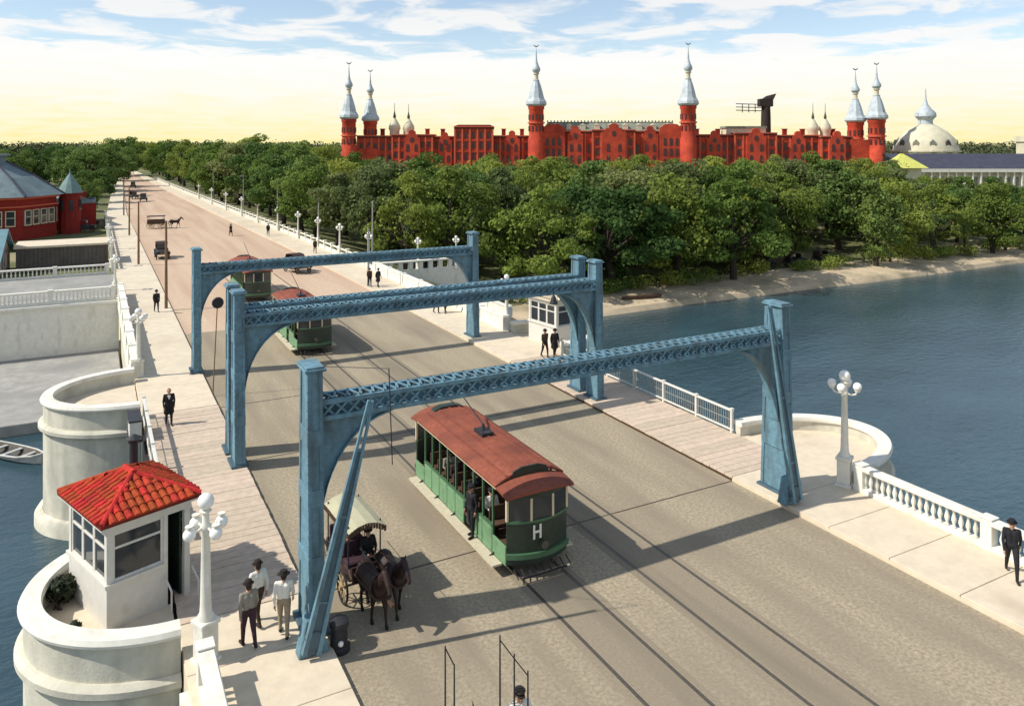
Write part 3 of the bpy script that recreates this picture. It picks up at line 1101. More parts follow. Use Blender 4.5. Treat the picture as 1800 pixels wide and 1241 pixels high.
# ------------------------------------------------------------------ lamp posts
def lamp_mesh():
    ped = meshmat(MB().box2(-.28, .28, -.28, .28, 0, .16).box2(-.22, .22, -.22, .22, .16, 1.0).box2(-.26, .26, -.26, .26, 1.0, 1.12), 'pedestal', 'white', bevel=.02)
    sh = meshmat(MB().lathe([(.2, 1.12), (.2, 1.2), (.15, 1.28), (.135, 1.5), (.10, 3.3), (.13, 3.36), (.13, 3.44), (.09, 3.5), (.08, 3.72), (.15, 3.8), (.06, 3.86)], 14), 'shaft', 'white', smooth=True)
    arm = MB()
    pts = [(.06, 3.42), (.22, 3.36), (.38, 3.42), (.44, 3.56), (.44, 3.5)]
    for (a, b), (c, d) in zip(pts, pts[1:]):
        arm.tube((a, 0, b), (c, 0, d), .032, .032, 6)
    arm.lathe([(.04, 3.5), (.1, 3.54), (.1, 3.58)], 8, (.44, 0, 0))
    ar = meshmat(arm, 'arm', 'white', smooth=True)
    gl = meshmat(MB().sphere((0, 0, 0), .155, 14, 10), 'globe', 'globe', smooth=True)
    gt = meshmat(MB().sphere((0, 0, 0), .20, 14, 10), 'globe', 'globe', smooth=True)
    return ped, sh, ar, gl, gt


LM = lamp_mesh()


def lamp(loc, label, sc=1.0, rz=R(25), low=False):
    e_ = empty('lamp_post', loc, rz, label, 'lamp post', 'white globe lamp posts')
    e_.scale = (sc, sc, sc)
    link('pedestal', LM[0], e_)
    link('shaft', LM[1], e_)
    for k in range(4):
        a = PI / 2 * k
        ar = link('arm', LM[2], e_, None, (0, 0, a))
        link('globe', LM[3], ar, (.44, 0, 3.36 if low else 3.70))
    link('globe', LM[4], e_, (0, 0, 4.03))
    return e_


lamp((XL + .55, 21.5, .1), 'white lamp post with five globes in front of the red roofed hut', 1.04, low=True)
lamp((25.95, 20.75, .1), 'white lamp post with clustered globes at the round white bastion over water', 1.08)
lamp((2.25, 49.6, .1), 'white lamp post rising between the empty bastion and the quay parapet', .95)
lamp((XR + .2, 50.0, .1), 'white lamp post beside the far white hut', .95)
far_l = [(26.4, 82.2), (26.1, 92.5), (25.9, 102), (25.6, 112), (25.2, 124), (24.7, 138), (24.3, 152), (23.8, 168), (23.3, 186), (22.8, 206)]
words = ['first', 'second', 'third', 'fourth', 'fifth', 'sixth', 'seventh', 'eighth', 'ninth', 'tenth']
for i, (x, y) in enumerate(far_l):
    lamp((x, y, .05), '%s white lamp post along the far sidewalk counting from the bridge' % words[i], .95 if i < 4 else .9)
for i, (x, y) in enumerate(((31.0, 79.3), (35.2, 78.6))):
    lamp((x, y, -.1), ('white lamp on the wing wall %s' % ('next to the sidewalk', 'end near the trees')[i]), .85)
for i, y in enumerate((80, 96, 112)):
    lamp((1.7, y, .05), '%s white lamp on the street side facing the brick building' % words[i], .8)

# barrier-side white notice boxes on the span railing
e_ = empty('notice_box', (1.72, 39.6, .2), 0, 'white two part box hung outside the span railing near empty bastion', 'box')
MB().box2(-.32, .18, -.8, -.05, .05, .85).build('panel', 'white_wood', e_, bevel=.02)
MB().box2(-.32, .18, .05, .8, .05, .85).build('panel', 'white_wood', e_, bevel=.02)
MB().box2(-.36, .2, -.85, .85, -.05, .04).box2(-.36, .2, -.85, .85, .86, .92).build('frame', 'iron', e_)


# ------------------------------------------------------------------ people and horses
def capsule(m_, a, b, r0, r1, n=10):
    a, b = Vector(a), Vector(b)
    d = b - a
    L = d.length
    if L < 1e-5:
        m_.sphere(a, r0, n, 7)
        return
    d /= L
    up = Vector((0, 0, 1)) if abs(d.z) < .9 else Vector((1, 0, 0))
    s = d.cross(up).normalized()
    t = d.cross(s)
    p, f = [], []
    rows = []
    for k in range(5):
        th = -PI / 2 + PI / 2 * k / 4
        rows.append((r0 * math.sin(th), max(r0 * math.cos(th), 1e-4)))
    for k in range(5):
        th = PI / 2 * k / 4
        rows.append((L + r1 * math.sin(th), max(r1 * math.cos(th), 1e-4)))
    for h_, r_ in rows:
        for k in range(n):
            an = 2 * PI * k / n
            p.append(a + d * h_ + s * math.cos(an) * r_ + t * math.sin(an) * r_)
    for i in range(len(rows) - 1):
        for k in range(n):
            k2 = (k + 1) % n
            f.append((i * n + k, i * n + k2, (i + 1) * n + k2, (i + 1) * n + k))
    f += [tuple(range(n - 1, -1, -1)), tuple((len(rows) - 1) * n + k for k in range(n))]
    m_.add(p, f)


def fuse(name, prims, voxel, smooth_it=4):
    """fuse tapered limbs into one continuous skin; each face keeps the material of the limb it lies on"""
    m_ = MB()
    for a, b, r0, r1, mt in prims:
        capsule(m_, a, b, r0, r1)
    me = bpy.data.meshes.new(name)
    me.from_pydata(m_.v, [], m_.f)
    o = bpy.data.objects.new('tmp', me)
    col.objects.link(o)
    rm = o.modifiers.new('r', 'REMESH')
    rm.mode = 'VOXEL'
    rm.voxel_size = voxel
    rm.adaptivity = 0
    sm = o.modifiers.new('s', 'SMOOTH')
    sm.iterations = smooth_it
    sm.factor = .5
    dg = bpy.context.evaluated_depsgraph_get()
    res = bpy.data.meshes.new_from_object(o.evaluated_get(dg))
    res.name = name
    bpy.data.objects.remove(o)
    bpy.data.meshes.remove(me)
    mats = []
    for q in prims:
        if q[4] not in mats:
            mats.append(q[4])
    for k in mats:
        res.materials.append(MATS[k])
    n = len(res.polygons)
    c = np.empty(n * 3)
    res.polygons.foreach_get('center', c)
    c = c.reshape(-1, 3)
    best = np.full(n, 1e9)
    idx = np.zeros(n, dtype=np.int32)
    for a, b, r0, r1, mt in prims:
        a, b = np.array(a, float), np.array(b, float)
        d = b - a
        L2 = max(d @ d, 1e-9)
        t = np.clip(((c - a) @ d) / L2, 0, 1)
        dist = np.linalg.norm(c - (a + t[:, None] * d), axis=1) - (r0 + (r1 - r0) * t)
        w = dist < best
        best[w] = dist[w]
        idx[w] = mats.index(mt)
    res.polygons.foreach_set('material_index', idx)
    res.polygons.foreach_set('use_smooth', np.ones(n, dtype=bool))
    res.update()
    return res


def person(loc, rz, label, top='cloth_black', legs='cloth_black', hat=None, hatmat='straw', stride=0.0, coat=False, voxel=.012, seated=False, scale=1.0,
           group=None, arm_up=0.0, collar=None, lean=0.0):
    P_ = []
    fw = -1                                             # faces -Y
    hipz = .93
    hz = 0.0
    for s in (-1, 1):
        ph = stride * s
        hip = (.095 * s, 0, hipz)
        if seated:
            knee, ank = (.12 * s, -.42, .90), (.12 * s, -.47, .47)
        else:
            knee = (.10 * s, -.30 * ph - .03 * abs(stride), .50)
            ank = (.10 * s, -.42 * ph + (.10 if ph < 0 else 0), .085 + (.05 if ph < -.2 else 0))
        P_ += [(hip, knee, .105, .072, legs), (knee, ank, .068, .046, legs)]
        toe = (ank[0] + .02 * s, ank[1] - .17, ank[2] - .045)
        heel = (ank[0], ank[1] + .03, ank[2] - .035)
        P_ += [(heel, toe, .048, .04, 'shoe')]
        sh = (.185 * s, lean * .5, 1.42)
        pa = -ph
        if arm_up and s > 0:
            el_, wr = (.27 * s, -.16, 1.24), (.17 * s, -.38, 1.32)
        elif seated:
            el_, wr = (.25 * s, -.06, 1.15), (.13 * s, -.32, 1.06)
        else:
            el_, wr = (.245 * s, -.16 * pa + .03, 1.14), (.235 * s, -.32 * pa - .05, .90)
        P_ += [(sh, el_, .068, .05, top), (el_, wr, .048, .034, top)]
        w = Vector(wr)
        d = (w - Vector(el_)).normalized()
        side = Vector((0, -1, 0)) if abs(d.y) < .8 else Vector((0, 0, 1))
        side = (side - d * side.dot(d)).normalized()
        out = Vector((s, 0, 0))
        palm = w + d * .075
        P_ += [(tuple(w + d * .01), tuple(palm), .030, .036, 'skin')]
        for q, ln in ((-1.5, .058), (-.5, .075), (.5, .08), (1.5, .066)):
            a = palm + side * q * .019 + d * .01
            b = a + d * ln * .6 - out * .006
            c = b + d * ln * .5 - out * .028
            P_ += [(tuple(a), tuple(b), .0105, .0095, 'skin'), (tuple(b), tuple(c), .0095, .008, 'skin')]
        a = w + d * .035 + side * .03
        P_ += [(tuple(a), tuple(a + side * .03 + d * .045), .012, .009, 'skin')]
    P_ += [((-.05, 0, .98), (.05, 0, .98), .135, .135, legs)]
    L_ = lean
    for s in (-1, 1):
        P_ += [((.055 * s, 0, 1.06), (.075 * s, L_ * .4, 1.33), .118, .125, top)]
        P_ += [((.06 * s, L_ * .5, 1.40), (.165 * s, L_ * .5, 1.41), .085, .075, top)]
    if coat:
        for s in (-1, 1):
            P_ += [((.05 * s, .02, 1.06), (.085 * s, .04, .62), .135, .155, top)]
    hc = Vector((0, L_ - .02, 1.60))
    P_ += [((0, L_ * .6 + .01, 1.44), (0, L_ * .9, 1.53), .058, .054, 'skin')]
    P_ += [(tuple(hc + Vector((0, .012, .035))), tuple(hc + Vector((0, -.005, -.035))), .094, .078, 'skin')]
    P_ += [(tuple(hc + Vector((0, -.05, -.065))), tuple(hc + Vector((0, -.055, -.07))), .042, .042, 'skin')]
    P_ += [(tuple(hc + Vector((0, -.082, .012))), tuple(hc + Vector((0, -.102, -.02))), .012, .016, 'skin')]
    for s in (-1, 1):
        P_ += [(tuple(hc + Vector((.032 * s, -.082, .018))),) * 2 + (.013, .013, 'hair')]
        P_ += [(tuple(hc + Vector((.09 * s, .012, .0))), tuple(hc + Vector((.094 * s, .015, .03))), .016, .018, 'skin')]
    P_ += [(tuple(hc + Vector((-.018, -.088, -.046))), tuple(hc + Vector((.018, -.088, -.046))), .008, .008, 'horse_light')]
    P_ += [(tuple(hc + Vector((0, .035, .055))), tuple(hc + Vector((0, .05, -.01))), .088, .078, 'hair')]
    if collar:
        P_ += [((-.03, L_ * .5 - .105, 1.40), (.0, L_ * .4 - .115, 1.28), .035, .03, collar), ((.03, L_ * .5 - .105, 1.40), (.0, L_ * .4 - .115, 1.28), .035, .03, collar)]
    e_ = empty('person', loc, rz, label, 'person', group)
    e_.scale = (scale,) * 3
    dz = -.42 if seated else 0
    o = link('body', fuse('body', P_, voxel), e_, (0, 0, dz))
    if hat == 'boater':
        m_ = MB().lathe([(.17, .0), (.175, .012), (.105, .018), (.10, .10), (.03, .112)], 18)
    elif hat == 'bowler':
        m_ = MB().lathe([(.145, .01), (.15, .022), (.107, .018), (.106, .06), (.085, .11), (.03, .135)], 18)
    elif hat == 'wide':
        m_ = MB().lathe([(.24, .0), (.25, .014), (.11, .03), (.10, .10), (.06, .13), (.01, .14)], 18)
    elif hat == 'cap':
        m_ = MB().lathe([(.108, -.01), (.112, .02), (.125, .055), (.10, .085), (.02, .095)], 16)
        m_.prism([(-.08, -.09), (.08, -.09), (.055, -.17), (-.055, -.17)], 'z', -.008, .008)
    if hat:
        m_.build('hat', hatmat, o, smooth=True, loc=tuple(hc + Vector((0, .012, .065))), rot=(R(6), 0, 0))
    return e_


GRP = None
person((3.62, 21.55, .18), R(190), 'person in grey jacket and dark trousers walking past the lamp post', 'cloth_grey', 'cloth_plum', 'bowler', 'hair', .35, voxel=.0095)
person((4.02, 22.45, .18), R(200), 'person in white shirt half hidden behind the grey jacketed walker', 'cloth_white', 'cloth_brown', 'bowler', 'hair', -.4, voxel=.0095)
person((4.55, 21.6, .18), R(165), 'person in white shirt and tan trousers walking beside the blue gate foot', 'cloth_white', 'cloth_tan', 'boater', 'hair', .45, voxel=.0095, arm_up=0)
person((25.0, 13.9, .18), R(-55), 'person in black suit striding beside the white balustrade', 'cloth_black', 'cloth_black', 'bowler', 'cloth_black', .85, coat=False, voxel=.0095)
person((3.15, 40.4, .18), R(0), 'person in dark suit with white collar standing on the plank walk', 'cloth_black', 'cloth_black', None, 'hair', .25, voxel=.013, collar='cloth_white', coat=True)
person((4.4, 68.2, .17), R(10), 'person in black by the brown pole on the far sidewalk', 'cloth_black', 'cloth_black', 'bowler', 'cloth_black', .3, voxel=.02)
for k, (x, y, z, rz, st, lb) in enumerate((
        (22.85, 70.9, .17, 0, .3, 'left one of two dark figures standing by the white parapet'),
        (23.5, 70.3, .17, 20, -.3, 'right one of two dark figures standing by the white parapet'),
        (23.95, 57.3, .17, 10, .4, 'left one of two people walking just beyond the far blue gate'),
        (24.6, 57.0, .17, 0, -.4, 'right one of two people walking just beyond the far blue gate'),
        (24.95, 42.1, .18, 5, .4, 'left one of two people in black below the white hut'),
        (25.55, 41.9, .18, -10, -.3, 'right one of two people in black below the white hut'))):
    person((x, y, z), R(rz), lb, 'cloth_black' if k % 2 else 'cloth_brown', 'cloth_black', 'bowler' if k % 3 else 'cap', 'cloth_black', st, voxel=.02, coat=bool(k % 2))
person((17.9, 121.5, .02), R(30), 'person in long dark coat crossing the street beyond the trams', 'cloth_black', 'cloth_black', 'wide', 'cloth_black', .4, voxel=.025, coat=True)
person((24.0, 96.0, .17), R(0), 'person in dark coat on the far sidewalk under the lamps', 'cloth_brown', 'cloth_black', 'bowler', 'cloth_black', .3, voxel=.025)
person((22.6, 118.0, .17), R(0), 'small dark figure farthest along the lamp lined sidewalk', 'cloth_black', 'cloth_black', 'bowler', 'cloth_black', .3, voxel=.025)


def horse(loc, rz, label, mat='horse', step=1.0, voxel=.02):
    P_ = []
    m = mat
    # facing -Y
    P_ += [((0, -.48, 1.18), (0, .10, 1.13), .27, .265, m), ((0, .10, 1.13), (0, .58, 1.22), .265, .285, m), ((0, -.58, 1.10), (0, -.48, 1.20), .23, .25, m)]
    P_ += [((0, -.62, 1.34), (0, -1.02, 1.78), .17, .115, m), ((0, -.60, 1.2), (0, -.95, 1.62), .17, .1, m)]
    P_ += [((0, -1.04, 1.82), (0, -1.30, 1.56), .105, .085, m), ((0, -1.30, 1.56), (0, -1.42, 1.40), .075, .066, m)]
    for s in (-1, 1):
        P_ += [((.055 * s, -1.0, 1.93), (.07 * s, -.99, 2.03), .03, .012, m)]
        f = .16 * step * s
        P_ += [((.13 * s, -.52, 1.05), (.14 * s, -.56 - f, .62), .12, .07, m), ((.14 * s, -.56 - f, .62), (.14 * s, -.54 - f * 1.5, .16), .052, .040, m),
               ((.14 * s, -.54 - f * 1.5, .14), (.14 * s, -.60 - f * 1.5, .045), .045, .062, 'mane')]
        P_ += [((.14 * s, .58, 1.12), (.155 * s, .50 + f, .80), .19, .115, m), ((.155 * s, .50 + f, .80), (.15 * s, .72 + f, .50), .095, .055, m),
               ((.15 * s, .72 + f, .50), (.15 * s, .66 + f, .15), .05, .042, m), ((.15 * s, .66 + f, .14), (.15 * s, .60 + f, .045), .046, .062, 'mane')]
    P_ += [((0, .86, 1.30), (0, 1.02, 1.0), .05, .07, 'mane'), ((0, 1.02, 1.0), (0, 1.0, .55), .07, .03, 'mane')]
    for k in range(6):
        t = k / 5
        P_ += [((0, -.56 - .42 * t, 1.50 + .42 * t), (.05, -.50 - .42 * t, 1.40 + .42 * t), .05, .04, 'mane')]
    e_ = empty('horse', loc, rz, label, 'horse')
    e_.scale = (.93, .93, .93)
    body = link('body', fuse('body', P_, voxel, 5), e_)
    hn = MB()
    for k in range(16):
        a0, a1 = 2 * PI * k / 16, 2 * PI * (k + 1) / 16
        hn.bar((.30 * math.cos(a0), -.62 + .06 * math.sin(a0), 1.22 + .34 * math.sin(a0)), (.30 * math.cos(a1), -.62 + .06 * math.sin(a1), 1.22 + .34 * math.sin(a1)), .07, .06)
    for s in (-1, 1):
        hn.bar((.29 * s, -.62, 1.12), (.31 * s, 1.1, 1.02), .03, .045)
        hn.bar((.09 * s, -1.18, 1.70), (.27 * s, 1.0, 1.52), .012, .014)
    hn.build('harness', 'leather', e_)
    return e_


# ------------------------------------------------------------------ wheels
def wheel_meshes(r, n, mat_spoke='spoke', tyre_w=.055):
    t = MB()
    N = 22
    for k in range(N):
        a0, a1 = 2 * PI * k / N, 2 * PI * (k + 1) / N
        for (ra, rb) in ((r, r - .045),):
            p = []
            for a in (a0, a1):
                for rr in (ra, rb):
                    for x in (-tyre_w / 2, tyre_w / 2):
                        p.append((x, rr * math.cos(a), rr * math.sin(a)))
            t.add(p, [(0, 1, 5, 4), (2, 6, 7, 3), (0, 4, 6, 2), (1, 3, 7, 5)])
    tm = meshmat(t, 'tyre', 'tyre')
    s = MB()
    for k in range(n):
        a = 2 * PI * k / n
        s.tube((0, .05 * math.cos(a), .05 * math.sin(a)), (0, (r - .04) * math.cos(a), (r - .04) * math.sin(a)), .022, .016, 5)
    s.tube((-.1, 0, 0), (.1, 0, 0), .075, .075, 10)
    return tm, meshmat(s, 'spokes', mat_spoke)


W_BIG = wheel_meshes(.56, 12)
W_SMALL = wheel_meshes(.46, 10)
W_CAR = wheel_meshes(.40, 10, 'wood_dark', .09)


def wheel(parent, wm, loc):
    w_ = link('wheel', wm[0], parent, loc)
    link('spokes', wm[1], w_)
    return w_


# ------------------------------------------------------------------ carriage with canopy and its pair
def carriage(loc, rz):
    e_ = empty('carriage', loc, rz, 'open horse carriage under a pale yellow canopy beside the blue gate', 'carriage')
    b = MB()
    b.prism([(-1.0, .62), (1.05, .62), (1.2, 1.02), (.72, 1.0), (.6, .78), (-.35, .78), (-.5, .95), (-.95, .98), (-1.2, .78)], 'x', -.52, .52)
    b.build('body', 'leather', e_, bevel=.03)
    for y, z in ((-.62, 1.05), (.62, 1.06)):
        s_ = MB().box2(-.5, .5, y - .25, y + .22, z - .12, z + .04).build('seat', 'cloth_plum', e_, bevel=.04)
        MB().box2(-.5, .5, y + .18, y + .27, z + .05, z + .5).build('backrest', 'cloth_plum', s_, bevel=.03)
    MB().prism([(-1.25, .72), (-1.2, 1.12), (-1.16, 1.12), (-1.21, .72)], 'x', -.5, .5).build('dashboard', 'leather', e_)
    for x in (-.66, .66):
        for y in (-.85, .86):
            wheel(e_, W_SMALL if y < 0 else W_BIG, (x, y, .46 if y < 0 else .56))
    MB().tube((-.66, -.85, .46), (.66, -.85, .46), .035, .035, 8).tube((-.66, .86, .56), (.66, .86, .56), .035, .035, 8).build('axle', 'iron', e_)
    for x in (-.5, .5):
        for y in (-.9, .98):
            MB().tube((x, y, .8), (x, y, 2.22), .022, .022, 6).build('canopy_post', 'iron', e_)
    c = MB()
    xs_ = [-.58, -.3, 0, .3, .58]
    ys_ = [-1.15, -.4, .4, 1.15]
    for y in ys_:
        for x in xs_:
            c.v.append((x, y, 2.34 - .20 * (x / .58) ** 2 - .03 * (y / 1.15) ** 2))
    o = len(c.v)
    for y in ys_:
        for x in xs_:
            c.v.append((x, y, 2.31 - .20 * (x / .58) ** 2 - .03 * (y / 1.15) ** 2))
    for j in range(3):
        for i in range(4):
            q = (j * 5 + i, j * 5 + i + 1, (j + 1) * 5 + i + 1, (j + 1) * 5 + i)
            c.f += [q, tuple(k + o for k in q[::-1])]
            c.mi += [0, 0]
    for i in range(4):
        for j in (0, 15):
            c.f.append((j + i, j + i + 1, j + i + 1 + o, j + i + o))
            c.mi.append(0)
    cn = c.build('canopy', 'canopy', e_)
    fr = MB()
    for y in (-1.15, 1.15):
        for k in range(14):
            x = -.56 + 1.12 * k / 13
            fr.box(x, y, 2.21 - .2 * (x / .58) ** 2, .07, .02, .16)
    for x in (-.58, .58):
        for k in range(22):
            fr.box(x, -1.12 + 2.24 * k / 21, 2.03, .02, .07, .16)
    tag(fr.build('fringe', 'wood_dark', cn), kind='stuff')
    MB().box2(-.04, .04, -3.1, -1.0, .78, .86).build('pole', 'wood_dark', e_)
    return e_


CR = R(3)
cx, cy = 7.08, 23.5
carriage((cx, cy, 0), CR)


def off(dx, dy, a=CR):
    return (cx + dx * math.cos(a) - dy * math.sin(a), cy + dx * math.sin(a) + dy * math.cos(a))


x, y = off(-.16, -1.95)
horse((x, y, 0), CR, 'dark brown carriage horse on the gate post side of the pair', 'horse_light', 1)
x, y = off(.52, -1.7)
horse((x, y, 0), CR, 'black carriage horse on the tram side of the pair', 'horse', -1)
x, y = off(.22, -.6)
person((x, y, .72 - .08), CR, 'person in black driving the canopied carriage', 'cloth_black', 'cloth_black', 'bowler', 'cloth_black', seated=True, voxel=.015, scale=.94)
x, y = off(-.22, .62)
person((x, y, .66), CR, 'person in plum coat seated in the carriage rear seat', 'cloth_plum', 'cloth_plum', 'cap', 'cloth_black', seated=True, voxel=.015, scale=.94)

# stake wagon at the lower edge of the picture
e_ = empty('stake_wagon', (7.1, 13.55, 0), R(0), 'wagon with thin tall stakes cut off by the bottom edge', 'wagon')
MB().box2(-.75, .75, -1.6, 1.3, .8, .92).build('bed', 'wood_dark', e_)
for x in (-.75, .72):
    MB().box2(x, x + .03, -1.6, 1.3, .93, 1.25).build('side_board', 'wood_dark', e_)
for x, y, h_ in ((-.73, 1.22, 3.2), (-.58, 1.1, 2.85), (.28, .72, 3.4), (.55, .6, 3.0), (.76, .4, 2.7)):
    MB().tube((x, y, .9), (x, y, h_), .022, .016, 6).build('stake', 'iron', e_)
MB().tube((-.73, 1.22, 3.16), (-.58, 1.1, 2.82), .014, .014, 6).build('stay', 'iron', e_)
MB().tube((.28, .72, 3.3), (.55, .6, 2.9), .012, .012, 6).tube((.55, .6, 2.9), (.76, .4, 2.6), .012, .012, 6).build('stay', 'iron', e_)
MB().add([(-.32, .9, 1.3), (-.12, .62, 1.3), (-.33, .75, 2.25), (-.30, .82, 1.3)], [(0, 1, 2), (1, 3, 2), (3, 0, 2), (0, 3, 1)]).build('tarpaulin', 'leather', e_)
for x in (-.85, .85):
    for y in (-1.0, .8):
        wheel(e_, W_BIG, (x, y, .56))
person((7.8, 14.2, .88), R(-5), 'person in white shirt on the wagon at the bottom edge', 'cloth_white', 'cloth_brown', 'cap', 'hair', seated=True, voxel=.0095, scale=1.0)


# ------------------------------------------------------------------ trams
def tram(loc, label, letter=True, L=7.7, rz=0, crowd=True):
    e_ = empty('tram', loc, rz, label, 'tram', 'green open trams with red roofs')
    W = 2.2
    hw, hl = W / 2, L / 2
    zf = .72
    MB().box2(-hw + .05, hw - .05, -hl + .1, hl - .1, .42, zf).build('underframe', 'car_dark', e_)
    MB().box2(-hw, hw, -hl, hl, zf, zf + .07).build('floor', 'wood_dark', e_)
    # side panels in bays
    nb = 8
    y0, y1 = -hl + .95, hl - .95
    bay = (y1 - y0) / nb
    pm = meshmat(MB().box2(-.03, .03, .02, bay - .02, .38, 1.22).box2(-.045, .045, .06, bay - .06, .46, .52).box2(-.045, .045, .06, bay - .06, 1.10, 1.15), 'side_panel', 'car_panel', bevel=.01)
    ends = meshmat(MB().box2(-.03, .03, .02, .93, .38, .98), 'side_panel', 'car_panel', bevel=.01)
    for s in (-1, 1):
        for k in range(nb):
            if s < 0 and k == 2:
                continue
            link('side_panel', pm, e_, (s * hw, y0 + bay * k, 0))
        link('side_panel', ends, e_, (s * hw, -hl, 0))
        link('side_panel', ends, e_, (s * hw, hl - .95, 0))
        MB().box2(s * hw - .05, s * hw + .05, y0, y1, 1.225, 1.275).build('belt_rail', 'car_green', e_)
    po = meshmat(MB().box2(-.035, .035, -.035, .035, .75, 2.68), 'side_post', 'car_green', bevel=.008)
    for s in (-1, 1):
        for k in range(nb + 1):
            link('side_post', po, e_, (s * (hw - .02), y0 + bay * k, 0))
    # benches across
    bm_ = meshmat(MB().box2(-.95, .95, -.2, .2, 1.06, 1.14).box2(-.95, .95, .16, .22, 1.14, 1.6), 'bench', 'wood_dark', bevel=.01)
    for k in range(nb):
        link('bench', bm_, e_, (0, y0 + bay * (k + .5), 0))
    # rounded ends: dash, window posts, bumper
    for s in (-1, 1):
        path = []
        for k in range(13):
            t = -1 + 2 * k / 12
            path.append((t * hw, s * (hl + .34 * (1 - t * t)), t * .35, s * 1.0))
        path = [(x_, y_, n0 / math.hypot(n0, n1), n1 / math.hypot(n0, n1)) for x_, y_, n0, n1 in path]
        da = MB().sweep(path, [(0, .42), (0, 1.72), (-.06, 1.72), (-.06, .42)]).build('dash', 'car_dark', e_, smooth=True)
        MB().sweep(path, [(.10, .62), (.10, .78), (-.02, .78), (-.02, .62)]).build('bumper', 'car_green', da, smooth=True)
        MB().sweep(path, [(.03, 1.70), (.03, 1.78), (-.09, 1.78), (-.09, 1.70)]).build('dash_rail', 'car_green', da, smooth=True)
        MB().sweep(path, [(.02, 2.48), (.02, 2.66), (-.08, 2.66), (-.08, 2.48)]).build('header', 'car_dark', e_, smooth=True)
        for t in (-1, -.36, .36, 1):
            x_, y_ = t * hw * .99, s * (hl + .34 * (1 - t * t))
            MB().box2(x_ - .035, x_ + .035, y_ - .05, y_ + .03, 1.78, 2.48).build('window_post', 'cream', e_)
        for a, b in ((-1, -.36), (-.36, .36), (.36, 1)):
            xa, xb = a * hw * .99 + .035, b * hw * .99 - .035
            ya, yb = s * (hl + .34 * (1 - a * a)) - .02, s * (hl + .34 * (1 - b * b)) - .02
            MB().add([(xa, ya, 1.78), (xb, yb, 1.78), (xb, yb, 2.48), (xa, ya, 2.48), (xa, ya - s * .02, 1.78), (xb, yb - s * .02, 1.78), (xb, yb - s * .02, 2.48), (xa, ya - s * .02, 2.48)], BOXF).build('windscreen', 'glass', e_)
        # fender
        fd = MB()
        for k in range(9):
            x_ = -hw + .15 + (W - .3) * k / 8
            fd.bar((x_, s * (hl + .2), .34), (x_, s * (hl + .52), .18), .03, .03)
        fd.bar((-hw + .3, s * (hl + .52), .18), (hw - .3, s * (hl + .52), .18), .05, .05)
        fd.build('fender', 'iron', e_)
        if s < 0:
            MB().tube((.0, -hl - .37, 1.02), (.0, -hl - .52, 1.02), .11, .13, 12).build('headlamp', 'bronze', da)
            if letter:
                lt = MB()
                lt.box2(-.15, -.08, -.01, .01, 0, .44)
                lt.box2(.08, .15, -.01, .01, 0, .44)
                lt.box2(-.08, .08, -.01, .01, .185, .255)
                lt.build('letter_sign', 'cloth_white', da, loc=(-.2, -hl - .362, 1.2))
    # roof: curved main deck with a lower hood over each end
    def deck(yA, yB, zc, dz, wd, th=.07):
        m_ = MB()
        n = 10
        for y in (yA, yB):
            for zo in (0, -th):
                for k in range(n + 1):
                    t = -1 + 2 * k / n
                    m_.v.append((t * wd, y, zc - dz * abs(t) ** 2.2 + zo))
        N = n + 1
        for k in range(n):
            m_.f += [(k, k + 1, 2 * N + k + 1, 2 * N + k), (N + k, 3 * N + k, 3 * N + k + 1, N + k + 1), (k, N + k, N + k + 1, k + 1), (2 * N + k, 2 * N + k + 1, 3 * N + k + 1, 3 * N + k)]
            m_.mi += [0] * 4
        m_.f += [(0, 2 * N, 3 * N, N), (n, N + n, 3 * N + n, 2 * N + n)]
        m_.mi += [0, 0]
        return m_
    rf = deck(-hl + .45, hl - .45, 3.08, .34, hw + .16).build('roof', 'car_roof', e_, smooth=True)
    for s in (-1, 1):
        # hood: bow fronted
        m_ = MB()
        n = 10
        rows = []
        for j in range(5):
            yy = s * (hl - .5 + (1.05) * j / 4)
            for k in range(n + 1):
                t = -1 + 2 * k / n
                bow = s * (-.30 * t * t) * (j / 4)
                z = 2.90 - .20 * abs(t) ** 2.2 - .10 * (j / 4) ** 2
                m_.v.append((t * (hw + .13), yy + bow, z))
        base = len(m_.v)
        m_.v += [(a, b, c - .08) for a, b, c in m_.v[:base]]
        N = n + 1
        for j in range(4):
            for k in range(n):
                q = (j * N + k, j * N + k + 1, (j + 1) * N + k + 1, (j + 1) * N + k)
                m_.f += [q, tuple(i + base for i in q[::-1])]
                m_.mi += [0, 0]
        for k in range(n):
            m_.f += [(4 * N + k, 4 * N + k + 1, 4 * N + k + 1 + base, 4 * N + k + base)]
            m_.mi += [0]
        for j in range(4):
            for k in (0, n):
                m_.f.append((j * N + k, (j + 1) * N + k, (j + 1) * N + k + base, j * N + k + base))
                m_.mi.append(0)
        m_.build('hood', 'car_roof', rf, smooth=True)
        # dark open clerestory end above the hood
        cl_ = MB()
        pl = [(-.72, 2.86), (.72, 2.86), (.60, 3.06), (.3, 3.16), (-.3, 3.16), (-.60, 3.06)]
        cl_.prism(pl, 'y', s * (hl - .62) - .12, s * (hl - .42) + .02)
        cl_.build('clerestory_end', 'car_dark', rf)
    # roof edge mouldings, slats and trolley gear
    for s in (-1, 1):
        MB().box2(s * (hw + .12) - .03, s * (hw + .12) + .03, -hl + .45, hl - .45, 2.63, 2.70).build('gutter', 'cream' if s < 0 else 'car_dark', rf)
    rb = meshmat(MB().box2(-.035, .035, -hl + .5, hl - .5, 0, .03), 'roof_slat', 'car_roof')
    for t in (-.66, -.33, 0, .33, .66):
        link('roof_slat', rb, rf, (t * (hw + .16), 0, 3.08 - .34 * abs(t) ** 2.2 - .005))
